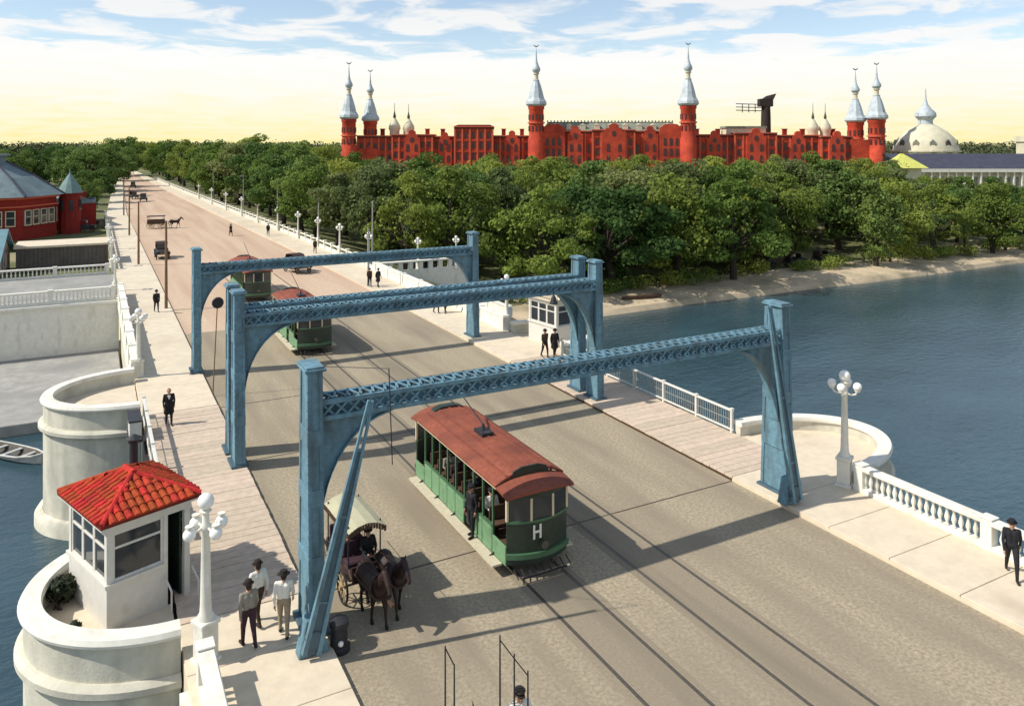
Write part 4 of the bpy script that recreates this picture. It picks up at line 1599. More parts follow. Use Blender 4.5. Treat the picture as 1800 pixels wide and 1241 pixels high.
    tp = MB().box2(-.22, .22, -.35, .35, 3.08, 3.2).tube((0, 0, 3.2), (0, .05, 3.42), .06, .05, 8)
    tp.build('trolley_base', 'iron', rf)
    MB().tube((0, .05, 3.38), (.02, 3.4, 4.35), .028, .018, 6).build('trolley_pole', 'iron', rf)
    # running boards
    for s in (-1, 1):
        rbd = MB().box2(s * (hw + .22) - .17, s * (hw + .22) + .17, -hl + .2, hl - .2, .34, .40).build('running_board', 'board', e_)
        for k in range(5):
            MB().bar((s * (hw - .05), -hl + .8 + k * (L - 1.6) / 4, .5), (s * (hw + .25), -hl + .8 + k * (L - 1.6) / 4, .35), .04, .05).build('step_bracket', 'iron', rbd)
    # truck and wheels
    tr = MB()
    for s in (-1, 1):
        tr.box2(s * .62 - .05, s * .62 + .05, -1.9, 1.9, .28, .46)
    tr.build('truck_frame', 'iron', e_)
    for y in (-1.25, 1.25):
        for s in (-1, 1):
            wm = MB().tube((s * .70 - .05, y, .33), (s * .70 + .05, y, .33), .33, .33, 20).tube((s * .70 - .09, y, .33), (s * .70 + .09, y, .33), .09, .09, 10)
            wm.build('wheel', 'iron', e_)
    return e_


TX = 12.42
tram((TX, 25.3, .0), 'green tram with letter H on its front and a red roof')
tram((TX + .15, 54.2, .0), 'green tram with red roof just passing under the far blue gate', letter=False)
tram((TX, 73.2, .0), 'dark tram with red roof, farthest of the three on the rails', letter=False)
# riders of the front tram
person((TX - 1.28, 23.62, .40), R(-75), 'person in black standing on the tram running board', 'cloth_black', 'cloth_black', 'cap', 'cloth_black', .1, voxel=.014)
person((TX - .45, 22.2, .80), R(0), 'person in white driving the tram behind its front window', 'cloth_white', 'cloth_brown', 'cap', 'cloth_black', .1, voxel=.014, scale=.95)
for k, (dx, j, tp_, ht, lb) in enumerate((
        (-.62, 1, 'cloth_white', 'cap', 'tram passenger in white on the front bench by the open side'),
        (-.55, 3, 'cloth_black', 'bowler', 'tram passenger in black in the middle of the open side'),
        (.1, 4, 'cloth_grey', 'boater', 'tram passenger in grey sitting mid bench'),
        (-.6, 5, 'cloth_plum', 'wide', 'tram passenger in plum coat and wide hat'),
        (-.58, 6, 'cloth_grey', 'bowler', 'tram passenger in grey near the tram rear'),
        (.5, 2, 'cloth_black', 'bowler', 'tram passenger in black on the far side of the bench'))):
    bay = 5.8 / 8
    yy = 25.3 - 2.9 + bay * (j + .5)
    person((TX + dx, yy - .02, .68), 0, lb, tp_, 'cloth_brown', ht, 'straw' if ht == 'boater' else 'cloth_black', seated=True, voxel=.018, scale=.95)


# ------------------------------------------------------------------ motor cars and far traffic
def motor_car(name='motor_car'):
    e_ = empty(name, (0, 0, 0))
    MB().prism([(-1.0, .52), (1.35, .52), (1.42, 1.12), (.95, 1.2), (.85, .98), (.15, .95), (.05, 1.2), (-.45, 1.18), (-.52, 1.05), (-1.0, 1.0)], 'x', -.62, .62).build('body', 'iron', e_, bevel=.03)
    MB().prism([(-1.72, .58), (-1.0, .55), (-1.0, 1.1), (-1.1, 1.15), (-1.66, 1.05), (-1.74, .98)], 'x', -.4, .4).build('bonnet', 'iron', e_, bevel=.03)
    MB().box2(-.36, .36, -1.78, -1.72, .6, 1.02).build('radiator', 'bronze', e_)
    for x in (-.5, .5):
        MB().sphere((x, -1.72, 1.0), .13, 10, 7).build('headlamp', 'bronze', e_)
        MB().prism([(-1.85, .62), (-1.7, .88), (-1.3, .92), (-1.0, .66), (-.75, .46), (.75, .46), (.95, .72), (1.3, .98), (1.65, .86), (1.7, .8), (1.3, .92), (1.0, .68), (.78, .41), (-.78, .41), (-1.02, .60), (-1.32, .86), (-1.66, .82), (-1.8, .6)],
                   'x', x * 1.32 - .14 if x > 0 else x * 1.32 - .14, x * 1.32 + .14).build('mudguard', 'iron', e_)
    for x in (-.68, .68):
        for y in (-1.32, 1.28):
            wheel(e_, W_CAR, (x, y, .40))
    MB().box2(-.55, .55, -.56, -.53, 1.15, 1.75).build('windscreen', 'glass', e_)
    c = MB()
    c.prism([(-.55, 1.74), (-.2, 1.92), (.6, 1.98), (1.3, 1.86), (1.48, 1.5), (1.5, 1.05), (1.44, 1.05), (1.42, 1.48), (1.26, 1.8), (.6, 1.92), (-.2, 1.86), (-.55, 1.7)], 'x', -.62, .62)
    c.build('soft_top', 'leather', e_)
    for y in (.1, .95):
        MB().box2(-.55, .55, y - .02, y + .4, 1.0, 1.12).build('seat', 'leather', e_, bevel=.03)
    return e_


car0 = motor_car()
CARS = [((5.95 + 1.2, 101.7, .01), 0, 'black motor car driving along the kerb of the street toward the bridge'),
        ((19.0, 83.6, .01), R(15), 'dark motor car behind the beam of the far blue gate'),
        ((10.4, 205, .01), 0, 'small black motor car alone far down the street'),
        ((8.8, 216, .01), R(10), 'small dark motor car nearer the street kerb far away'),
        ((10.8, 270, .01), 0, 'farthest motor car before the street vanishes in trees'),
        ((-1.5, 140, -.2), R(80), 'dark motor car parked beside the brick building'),
        ((-1.0, 148, -.2), R(85), 'dark motor car parked behind another near the brick building'),
        ((84, 80.8, -4.12), R(95), 'dark motor car parked under trees on the river bank'),
        ((90, 80.4, -4.12), R(85), 'second dark motor car in the row under the bank trees'),
        ((96, 80.6, -4.12), R(92), 'third dark motor car in the row under the bank trees')]
for i, (l, rz, lb) in enumerate(CARS):
    o = car0 if i == 0 else copy_tree(car0)
    o.location = l
    o.rotation_euler = (0, 0, rz)
    tag(o, lb, 'motor car', 'black motor cars')

# delivery wagon crossing the street with its horse
e_ = empty('delivery_wagon', (8.9, 138, 0), R(78), 'dark delivery wagon crossing the street with one horse', 'wagon')
MB().box2(-.7, .7, -1.2, 1.3, .75, 1.45).build('body', 'wood_dark', e_, bevel=.03)
MB().box2(-.75, .75, -1.3, 1.35, 1.95, 2.05).build('roof', 'leather', e_, bevel=.03)
for x in (-.66, .66):
    for y in (-1.1, 1.2):
        MB().tube((x, y, 1.4), (x, y, 1.98), .03, .03, 6).build('roof_post', 'iron', e_)
for x in (-.78, .78):
    for y in (-.85, .85):
        wheel(e_, W_BIG, (x, y, .56))
horse((8.9 + 2.75 * math.sin(R(78)), 138 - 2.75 * math.cos(R(78)), 0), R(78), 'dark horse drawing the delivery wagon across the street', 'horse', 1, voxel=.035)

# ------------------------------------------------------------------ quay walls and street edges
e_ = empty('quay_wall', (-40, 78, -4.55), 0, 'pale retaining wall below the white balustrade, left of the bridge', 'wall')
MB().box2(-50, 41.95, -.55, .5, -1.5, 4.05).build('wall', 'white', e_)
MB().box2(-50, 41.95, -.75, .5, 4.05, 4.35).build('cornice', 'white', e_, bevel=.05)
struct(MB().box2(-90, 1.9, 78.52, 92.5, -1.2, -.12).build('quay_road', 'quay'))
balustrade(77.75, -89, 1.75, 'white balustrade on top of the retaining wall left of the bridge', step=.3, posts=5.0, single=False, axis='x', zb=-.08, h=1.05)
balustrade(92.8, -89, 1.5, 'white balustrade along the back of the quay road', step=.34, posts=5.0, single=False, axis='x', zb=-.08, h=1.0)

# wing wall and terrace on the right abutment
e_ = empty('wing_wall', (26.3, 78.9, -4.4), 0, 'white wing wall with openings between the far sidewalk and the trees', 'wall')
MB().box2(0, 10.6, -.2, .2, 0, 4.5).build('wall', 'white', e_)
MB().box2(-.1, 10.7, -.3, .3, 5.3, 5.48).build('coping', 'white', e_, bevel=.03)
for k in range(10):
    MB().box2(k * 1.15, k * 1.15 + .45, -.2, .2, 4.5, 5.3).build('pier', 'white', e_)
struct(MB().box2(26.4, 36.6, 68.5, 78.7, -6, -3.6).build('landing', 'quay'))
parapet(36.7, 68.7, 78.6, 'low white parapet at the outer edge of the river landing', zb=-3.55, h=.9)

# street fence on the right beyond the bridge
e_ = empty('street_fence', (0, 80, .05), 0, 'long white fence with square posts between far sidewalk and trees', 'fence')
pm = meshmat(MB().box2(-.17, .17, -.17, .17, -.3, 1.15).box2(-.22, .22, -.22, .22, 1.15, 1.27), 'post', 'white', bevel=.02)
yy = 80.0
pts = []
while yy < 330:
    x = edge(yy)[1] + 3.75 - max(0, yy - 150) * .004
    pts.append((x, yy))
    link('post', pm, e_, (x, yy - 80, 0))
    yy += 3.2
rl = MB()
wl = MB()
for (xa, ya), (xb, yb) in zip(pts, pts[1:]):
    rl.bar((xa, ya - 80, .98), (xb, yb - 80, .98), .14, .14)
    wl.bar((xa, ya - 80, .25), (xb, yb - 80, .25), .18, .6)
rl.build('top_rail', 'white', e_)
wl.build('base_wall', 'white', e_)
e_ = empty('street_fence', (0, 94, .05), 0, 'white fence with square posts running from the quay toward the brick building', 'fence')
pts = []
yy = 94.0
while yy < 165:
    x = edge(yy)[0] - 3.75
    pts.append((x, yy))
    link('post', pm, e_, (x, yy - 94, 0))
    yy += 3.0
rl = MB()
wl = MB()
for (xa, ya), (xb, yb) in zip(pts, pts[1:]):
    rl.bar((xa, ya - 94, .98), (xb, yb - 94, .98), .16, .16)
    wl.bar((xa, ya - 94, .25), (xb, yb - 94, .25), .18, .6)
rl.build('top_rail', 'white', e_)
wl.build('base_wall', 'white', e_)


def pole(x, y, h_, mat, label, arms=True, z=0.0):
    e_ = empty('utility_pole', (x, y, z), 0, label, 'pole', 'street poles')
    MB().tube((0, 0, -.1), (0, 0, h_), .13, .08, 8).build('shaft', mat, e_)
    if arms:
        MB().box2(-.7, .7, -.05, .05, h_ - .5, h_ - .38).build('cross_arm', mat, e_)
        ins = MB()
        for x_ in (-.6, -.3, .3, .6):
            ins.lathe([(.03, 0), (.05, .05), (.02, .12)], 6, (x_, 0, h_ - .38))
        ins.build('insulators', 'globe', e_)


pole(5.2, 69.4, 7.3, 'pole', 'tall plain brown pole at the kerb behind the far gate post', False)
pole(4.4, 96.5, 7.2, 'pole', 'brown pole on the street kerb just past the quay road', False)
pole(4.6, 128, 7.2, 'pole', 'brown pole on the street kerb beside the brick building', True)
pole(5.0, 165, 7.5, 'pole', 'farthest brown pole on the brick building side of the street', True)
pole(28.4, 87, 7.0, 'pole_grey', 'grey pole above the far gate beam against the trees', False)
pole(27.0, 106, 7.6, 'pole_grey', 'first tall grey pole behind the white street fence', True)
pole(26.4, 130, 7.8, 'pole_grey', 'second tall grey pole behind the white street fence', True)
pole(25.6, 158, 7.8, 'pole_grey', 'third tall grey pole behind the white street fence', True)
pole(24.8, 195, 8.0, 'pole_grey', 'farthest tall grey pole behind the white street fence', True)
pole(22.9, 71.4, 5.6, 'pole_grey', 'short grey pole rising from the sidewalk by two dark figures', False)

# ------------------------------------------------------------------ buildings on the left bank
BX, BY = -14.4, 139.8
e_ = empty('brick_building', (BX, BY, -.25), R(10), 'dark red brick building with a blue grey faceted roof and turret', 'building')
n = 8
rad = 9.6
poly = [(rad * math.cos(2 * PI * (k + .5) / n), rad * math.sin(2 * PI * (k + .5) / n)) for k in range(n)]
MB().prism(poly, 'z', 0, 5.9).build('wall', 'brick_dark', e_)
MB().prism([(x * 1.03, y * 1.03) for x, y in poly], 'z', 4.75, 4.95).build('string_course', 'brick_trim', e_)
MB().prism([(x * 1.05, y * 1.05) for x, y in poly], 'z', 5.9, 6.25).build('cornice', 'brick_trim', e_)
m_ = MB()
for s_, z in ((1.12, 6.25), (.72, 8.9), (.30, 11.2)):
    m_.v += [(x * s_, y * s_, z) for x, y in poly]
for j in range(2):
    for k in range(n):
        m_.f.append((j * n + k, j * n + (k + 1) % n, (j + 1) * n + (k + 1) % n, (j + 1) * n + k))
        m_.mi.append(0)
m_.f += [tuple(range(n - 1, -1, -1)), tuple(2 * n + k for k in range(n))]
m_.mi += [0, 0]
rf = m_.build('roof', 'slate_blue', e_)
for k in range(n):
    x, y = poly[k]
    MB().tube((x * 1.12, y * 1.12, 6.3), (x * .72, y * .72, 8.95), .16, .16, 6).tube((x * .72, y * .72, 8.95), (x * .3, y * .3, 11.25), .16, .16, 6).build('hip_rib', 'slate', rf)
MB().prism([(x * .30, y * .30) for x, y in poly], 'z', 11.2, 12.1).prism([(x * .36, y * .36) for x, y in poly], 'z', 12.1, 12.35).build('lantern', 'slate_blue', rf)
wn_me = meshmat(MB().box2(-.5, .5, -.09, .02, 0, 1.9), 'pane', 'glass')
wf_me = meshmat(MB().box2(-.62, -.5, -.14, .05, -.1, 2.0).box2(.5, .62, -.14, .05, -.1, 2.0).box2(-.5, .5, -.14, .05, 1.9, 2.0).box2(-.62, .62, -.2, .05, -.25, -.1).box2(-.5, .5, -.12, .0, .95, 1.03), 'window', 'stone_trim')
for k in range(n):
    a = 2 * PI * (k + 1) / n
    nx_, ny_ = math.cos(a), math.sin(a)
    ap = rad * math.cos(PI / n)
    for q in (-2.4, -.8, .8, 2.4):
        w_ = link('window', wf_me, e_, (nx_ * (ap + .04) - ny_ * q, ny_ * (ap + .04) + nx_ * q, 2.3), (0, 0, a + PI / 2))
        link('pane', wn_me, w_)
tu = MB().lathe([(1.5, 0), (1.5, 5.9), (1.7, 6.05), (1.7, 6.3), (1.5, 6.3)], 12, (10.9, -2.2, 0)).build('turret', 'brick_dark', e_)
MB().lathe([(1.85, 6.3), (1.2, 7.6), (.45, 8.8), (.12, 9.3), (.02, 10.2)], 12, (10.9, -2.2, 0)).build('turret_roof', 'copper', tu)
for a in (-2.6, -1.6, -.6):
    MB().box2(-.3, .3, -.08, .05, 3.6, 5.2).build('turret_window', 'glass', tu, loc=(10.9 + 1.5 * math.cos(a), -2.2 + 1.5 * math.sin(a), 0), rot=(0, 0, a + PI / 2))
w_ = MB().box2(8.5, 15.5, 3, 14, 0, 4.2).build('wing', 'brick_dark', e_)
MB().prism([(8.2, 4.2), (15.8, 4.2), (12, 6.0)], 'y', 2.7, 14.3).build('wing_roof', 'slate_blue', w_)
for y in (4.5, 7.0, 9.5, 12):
    MB().box2(15.5, 15.58, y, y + 1.2, 1.2, 3.2).build('window', 'glass', w_)

e_ = empty('boat_house', (-17.5, 99.5, -.2), R(-4), 'low building with teal gabled roof and pink end wall by the quay', 'building')
MB().prism([(-4, 0), (4, 0), (4, 1.9), (0, 4.4), (-4, 1.9)], 'x', -9, 9).build('wall', 'render_pink', e_)
for s_ in (-1, 1):
    MB().add([(-9.5, s_ * 4.6, 1.62), (9.5, s_ * 4.6, 1.62), (9.5, 0, 4.52), (-9.5, 0, 4.52), (-9.5, s_ * 4.6, 1.80), (9.5, s_ * 4.6, 1.80), (9.5, 0, 4.72), (-9.5, 0, 4.72)], BOXF).build('roof', 'roof_teal', e_)
for q in (-1.6, 1.0):
    w_ = MB().box2(9.0, 9.06, q, q + .9, .4, 2.0).build('window', 'glass', e_)
    MB().box2(9.0, 9.1, q - .1, q, .3, 2.1).box2(9.0, 9.1, q + .9, q + 1.0, .3, 2.1).build('frame', 'white_wood', w_)
e_ = empty('storage_shed', (-2.8, 101.5, -.2), 0, 'long grey brown shed with pale flat roof edge by the quay', 'shed')
MB().box2(-4.6, 4.2, -2.5, 3, 0, 2.5).build('wall', 'shed_brown', e_)
MB().box2(-4.8, 4.4, -2.75, 3.2, 2.5, 2.72).build('roof', 'concrete', e_)
for k in range(22):
    MB().box2(-4.55 + k * .4, -4.55 + k * .4 + .37, -2.56, -2.505, .02, 2.48).build('board', 'shed_brown', e_)
for i, (x, y, w_, h_, lb) in enumerate(((-3.2, 160, 6, 4.2, 'small dark roofed house between the street and the brick wing'), (-40, 190, 16, 8.5, 'grey roofed house behind the brick building'), (-22, 215, 14, 8.0, 'second grey roofed house behind the brick building'))):
    e_ = empty('house', (x, y, -.25), R(5 * i), lb, 'house')
    MB().box2(-w_ / 2, w_ / 2, -4, 4, 0, h_ * .55).build('wall', 'shed_brown' if i else 'brick_dark', e_)
    MB().prism([(-4.6, h_ * .55), (4.6, h_ * .55), (0, h_)], 'x', -w_ / 2 - .5, w_ / 2 + .5).build('roof', 'slate_blue' if i else 'slate', e_)
    for q in (-.3, 0.05, .35):
        MB().box2(w_ * q, w_ * q + 1.1, -4.06, -3.98, h_ * .2, h_ * .2 + 1.6).build('window', 'glass', e_)
    MB().box2(w_ * .2, w_ * .2 + .8, -.4, .4, h_ - .6, h_ + 1.2).build('chimney', 'brick_dark', e_)

# moored boat on the left
e_ = empty('rowing_boat', (-4.3, 55.6, WATER), R(38), 'grey white rowing boat moored beside the lower quay', 'boat')
secs = [(-2.6, .02, .62), (-2.2, .34, .52), (-1.2, .66, .42), (0, .76, .38), (1.2, .70, .40), (2.2, .52, .46)]
o_, i_ = MB(), MB()
for mbx, sh in ((o_, 0), (i_, .05)):
    for y, w_, h_ in secs:
        w2 = max(w_ - sh, .01)
        mbx.v += [(-w2, y, h_), (-w2 * .7, y, .05 + sh), (0, y, -.15 + sh), (w2 * .7, y, .05 + sh), (w2, y, h_)]
    for j in range(len(secs) - 1):
        for k in range(4):
            mbx.f.append((j * 5 + k, j * 5 + k + 1, (j + 1) * 5 + k + 1, (j + 1) * 5 + k))
            mbx.mi.append(0)
    mbx.f.append(tuple((len(secs) - 1) * 5 + k for k in range(5)))
    mbx.mi.append(0)
o_.build('hull', 'boat', e_)
i_.build('lining', 'boat_in', e_)
for y in (-1.2, .1, 1.4):
    MB().box2(-.62, .62, y - .13, y + .13, .28, .33).build('thwart', 'boat', e_)
gw = MB()
for (ya, wa, ha), (yb, wb, hb) in zip(secs, secs[1:]):
    for s_ in (-1, 1):
        gw.bar((s_ * wa, ya, ha), (s_ * wb, yb, hb), .09, .06)
gw.build('gunwale', 'white_wood', e_)

# ------------------------------------------------------------------ the hotel with minarets
HR = R(-28.23)
HX, HY = 202.7, 282.7
hotel = empty('hotel', (HX, HY, -1.4), HR, 'long red brick hotel with silver minarets rising above the trees', 'hotel')
PXM = 345 / 1369.0


def hx_(p):
    return (p - 1078) * PXM


def hz_(y):
    return 13.5 + (255 - y) * PXM + 1.4


hwin = {}


def hotel_block(p0, p1, ytop, yb=0.0, depth=16.0, floors=(2.0, 6.0, 10.0, 14.0), pitch=3.0, wh=2.5, cornice='stone_trim', arch=True, mat='brick'):
    x0, x1, zt = hx_(p0), hx_(p1), hz_(ytop)
    w_ = MB().box2(x0, x1, yb, yb + depth, -1, zt).build('wall', mat, hotel)
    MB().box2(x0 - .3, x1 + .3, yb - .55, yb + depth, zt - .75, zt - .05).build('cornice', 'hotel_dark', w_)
    MB().box2(x0 - .4, x1 + .4, yb - .7, yb + depth + .1, zt - .05, zt + .4).build('parapet', 'brick_trim', w_)
    n_ = max(1, round((x1 - x0) / pitch))
    pt = (x1 - x0) / n_
    key = (round(pt, 1), wh)
    if key not in hwin:
        ww = pt * .23
        pl = [(-ww, 0), (ww, 0), (ww, wh - ww)] + [(ww * math.cos(PI * k / 8), wh - ww + ww * math.sin(PI * k / 8)) for k in range(1, 8)] + [(-ww, wh - ww)]
        pane = meshmat(MB().prism(pl, 'y', -.06, .04), 'window', 'hotel_glass')
        po = [(x * 1.45, (z if z > 0 else -.25) + (.28 if z > wh * .5 else 0)) for x, z in pl]
        hwin[key] = (pane, None)
    pane, _ = hwin[key]
    pil = MB()
    for k in range(n_ + 1):
        pil.box2(x0 + pt * k - .32, x0 + pt * k + .32, yb - .45, yb - .002, 0, zt - .76)
    pil.build('pilasters', 'brick_trim' if arch else mat, w_)
    bd = MB()
    for z in floors:
        if z + wh + .9 < zt:
            bd.box2(x0, x1, yb - .3, yb - .003, z + wh + .5, z + wh + .95)
    bd.build('string_courses', mat, w_)
    for z in floors:
        if z + wh + .8 > zt:
            continue
        for k in range(n_):
            link('window', pane, w_, (x0 + pt * (k + .5), yb - .02, z + .2))
    return w_


hotel_block(628, 690, 240, 1.0, floors=(2.0, 7.0, 12.2), wh=3.4, pitch=3.4)
hotel_block(690, 760, 238, -.6, floors=(1.0, 5.0, 9.0, 13.5), wh=2.6, pitch=3.0)
hotel_block(760, 800, 241, 1.4, floors=(3.0, 8.0, 13.0), wh=3.2, pitch=3.8)
hotel_block(800, 866, 224, -2.0, 18, floors=(3.0, 8.0, 13.0, 17.4), wh=3.2, pitch=3.3)
hotel_block(866, 932, 240, 1.0, floors=(2.0, 7.0, 12.2), wh=3.4, pitch=3.5)
hotel_block(952, 1040, 232, -3.0, 20, floors=(.5, 5.6, 11.0), wh=4.0, pitch=3.4)
hotel_block(1040, 1112, 230, -5.0, 20, floors=(.5, 5.2, 10.0, 14.4), wh=3.2, pitch=4.0)
hotel_block(1112, 1198, 232, -3.0, 20, floors=(.5, 5.6, 11.0), wh=4.0, pitch=3.4)
hotel_block(1218, 1290, 238, .0, 16, floors=(2.0, 7.0, 12.4), wh=3.4, pitch=3.1)
hotel_block(1290, 1362, 235, -1.6, 16, floors=(1.0, 5.4, 9.8, 14.2), wh=2.9, pitch=3.6)
hotel_block(1362, 1440, 239, .4, 16, floors=(2.0, 7.0, 12.2), wh=3.4, pitch=3.1)
hotel_block(1440, 1492, 241, -2.5, 18, floors=(1.0, 5.0, 9.0, 13.5))
# stepped gables and chimneys breaking the roofline
for p, yb2, yt, wd in ((725, -1.4, 229, 3.6), (782, .9, 233, 3.0), (900, .2, 230, 3.4), (1010, -3.8, 222, 3.4), (1076, -5.8, 218, 5.0), (1140, -3.8, 222, 3.4), (1255, -.8, 230, 3.4), (1326, -2.4, 226, 4.4), (1402, -.4, 231, 3.2), (1466, -3.3, 231, 3.6)):
    xg = hx_(p)
    zt = hz_(yt)
    g = MB().prism([(xg - wd, 0), (xg + wd, 0), (xg + wd, zt - 3.4), (xg + wd * .72, zt - 3.4), (xg + wd * .72, zt - 2.0), (xg + wd * .42, zt - 2.0), (xg + wd * .42, zt - .8), (xg + .5, zt), (xg - .5, zt), (xg - wd * .42, zt - .8), (xg - wd * .42, zt - 2.0),
                     (xg - wd * .72, zt - 2.0), (xg - wd * .72, zt - 3.4), (xg - wd, zt - 3.4)], 'y', yb2 - .5, yb2 + 1.2).build('gable_bay', 'brick', hotel)
    for z in (2.0, 7.0, 12.0):
        for q in (-wd * .5, wd * .5):
            MB().prism([(-.7, 0), (.7, 0), (.7, 2.6), (.4, 3.2), (0, 3.45), (-.4, 3.2), (-.7, 2.6)], 'y', -.1, .1).build('window', 'hotel_glass', g, loc=(xg + q, yb2 - .5, z))
    MB().prism([(-.9 * k_, z_) for k_, z_ in ((1, 0), (.9, .8), (0, 1.3), (-.9, .8), (-1, 0), (-.9, -.8), (0, -1.3), (.9, -.8))], 'y', -.1, .1).build('round_window', 'hotel_glass', g, loc=(xg, yb2 - .5, zt - 4.4))
for p, dy_ in ((668, 7), (708, 9), (748, 8), (775, 10), (885, 8), (918, 10), (1232, 8), (1272, 10), (1312, 9), (1390, 8), (1425, 10), (1478, 9)):
    z_ = hz_(240) - .5
    MB().box2(-.9, .9, -.7, .7, 0, 3.6).box2(-1.1, 1.1, -.9, .9, 3.6, 4.0).build('roof_chimney', 'brick_dark', hotel, loc=(hx_(p), dy_, z_))
# hipped pavilion and green grey mansard with cresting over the centre
m_ = MB()
x0, x1 = hx_(955), hx_(1192)
za, zb_ = hz_(231), hz_(216)
m_.add([(x0, -3.2, za), (x1, -3.2, za), (x1, 16, za), (x0, 16, za), (x0 + 2, 1.5, zb_), (x1 - 2, 1.5, zb_), (x1 - 2, 12, zb_), (x0 + 2, 12, zb_)], BOXF)
rf = m_.build('mansard_roof', 'hotel_roof', hotel)
cr = MB()
k = x0 + 2
while k < x1 - 2:
    cr.box(k, 1.6, zb_ + .5, .5, .2, 1.0)
    k += 1.5
cr.box2(x0 + 2, x1 - 2, 1.45, 1.75, zb_, zb_ + .35)
cr.build('cresting', 'bronze', rf)
dm = meshmat(MB().box2(-1.1, 1.1, -1.2, 2.5, 0, 2.1).prism([(-1.4, 2.1), (1.4, 2.1), (0, 3.1)], 'y', -1.3, 2.5), 'dormer', 'dome')
for k in range(9):
    link('dormer', dm, rf, (x0 + 5 + (x1 - x0 - 10) * k / 8, -1.2, za + .35))
# tall brick gables flanking the centre
for p in (972, 1176):
    xg = hx_(p)
    g = MB().prism([(xg - 5, 0), (xg + 5, 0), (xg + 5, hz_(226)), (xg + 2.5, hz_(219)), (xg - 2.5, hz_(219)), (xg - 5, hz_(226))], 'y', -4.6, -3.01).build('gable', 'brick', hotel)
    for z in (1.0, 5.5, 10, 14.5):
        for q in (-2.6, 0, 2.6):
            link('window', hwin[list(hwin)[0]][0], g, (xg + q, -4.62, z))
p0, p1 = hx_(1280), hx_(1350)
o = MB().box2(p0, p1, 3, 12, hz_(238), hz_(226)).build('penthouse', 'dome', hotel)
MB().box2(p0 - .4, p1 + .4, 2.6, 12.4, hz_(226), hz_(222)).build('penthouse_roof', 'hotel_roof', o)
# sloping end of the left pavilion roof
MB().prism([(hx_(800) - .6, hz_(223)), (hx_(868), hz_(223)), (hx_(862), hz_(220)), (hx_(806), hz_(220))], 'y', -2.5, 14).build('pavilion_roof', 'brick_dark', hotel)


def minaret(p, ybr, ytop, r_, yb, base=0.0, slim=1.0):
    x = hx_(p)
    zb, zt = hz_(ybr), hz_(ytop)
    R_ = r_ * PXM
    sh = MB().lathe([(R_ * 1.12, -1), (R_ * 1.12, zb * .55), (R_ * 1.0, zb * .57), (R_, zb - 1.6), (R_ * 1.1, zb - 1.2), (R_ * 1.1, zb)], 16, (x, yb, 0)).build('minaret', 'brick', hotel, smooth=True)
    S = zt - zb
    prof = [(R_ * 1.22, 0), (R_ * 1.42, S * .03), (R_ * 1.38, S * .07), (R_ * 1.08, S * .13), (R_ * .86, S * .24), (R_ * .62, S * .34), (R_ * .42, S * .405), (R_ * .44, S * .425), (R_ * .36, S * .43)]
    MB().lathe(prof, 10, (x, yb, zb)).build('minaret_dome', 'silver', sh)
    MB().lathe([(R_ * .30, S * .43), (R_ * .28, S * .51), (R_ * .42, S * .52), (R_ * .42, S * .535)], 10, (x, yb, zb)).build('lantern', 'stone_trim', sh, smooth=True)
    MB().lathe([(R_ * .30, S * .535), (R_ * .56, S * .575), (R_ * .55, S * .61), (R_ * .34, S * .66), (R_ * .17, S * .72), (R_ * .10, S * .80), (.10, S * .93), (.08, S * .95)], 12, (x, yb, zb)).build('bulb_spire', 'silver', sh, smooth=True)
    cr = MB()
    rc = 1.05
    for k in range(10):
        a0, a1 = PI * 1.08 + PI * .84 * k / 10, PI * 1.08 + PI * .84 * (k + 1) / 10
        th = .16 + .30 * math.sin(PI * (k + .5) / 10)
        cr.bar((x + rc * math.cos(a0), yb, zb + S * .99 + rc * math.sin(a0) + .4), (x + rc * math.cos(a1), yb, zb + S * .99 + rc * math.sin(a1) + .4), .25, th)
    cr.build('crescent', 'bronze', sh)
    for k in range(7):
        a = -PI / 2 + (k - 3) * .55
        for z in (zb - 6.0, zb - 11):
            if z > 3:
                MB().box2(-.42, .42, -.10, .08, 0, 2.3).build('slit_window', 'hotel_glass', sh, loc=(x + R_ * math.cos(a) * 1.02, yb + R_ * math.sin(a) * 1.02, z), rot=(0, 0, a + PI / 2))
    MB().lathe([(R_ * 1.17, zb - 7.6), (R_ * 1.17, zb - 7.0)], 16, (x, yb, 0)).build('band', 'brick_trim', sh)


minaret(615, 210, 110, 12, -2.0)
minaret(648, 213, 121, 11.5, 4.0)
minaret(942, 188, 81, 12.8, -4.0)
minaret(1206, 187, 77, 13.2, -4.0)
minaret(1507, 215, 119, 13, 2.0)
minaret(1537, 211, 111, 13.5, -2.0)
MB().box2(hx_(600), hx_(664), -1, 10, -1, hz_(262)).build('end_block', 'brick', hotel)
MB().box2(hx_(1490), hx_(1551), -3, 12, -1, hz_(246)).build('end_block', 'brick', hotel)
for (p, yt, yb_) in ((690, 180, 238), (715, 182, 238), (1438, 181, 240), (1460, 181, 240)):
    x = hx_(p)
    z0, z1 = hz_(yb_), hz_(yt)
    S = z1 - z0
    o = MB().lathe([(2.2, -1), (2.2, S * .14), (2.7, S * .2), (2.5, S * .3), (1.5, S * .42), (.6, S * .52)], 12, (x, 6, z0)).build('cupola', 'dome', hotel, smooth=True)
    MB().lathe([(.45, S * .52), (.7, S * .58), (.4, S * .66), (.14, S * .75), (.08, S)], 8, (x, 6, z0)).build('finial', 'bronze', o, smooth=True)

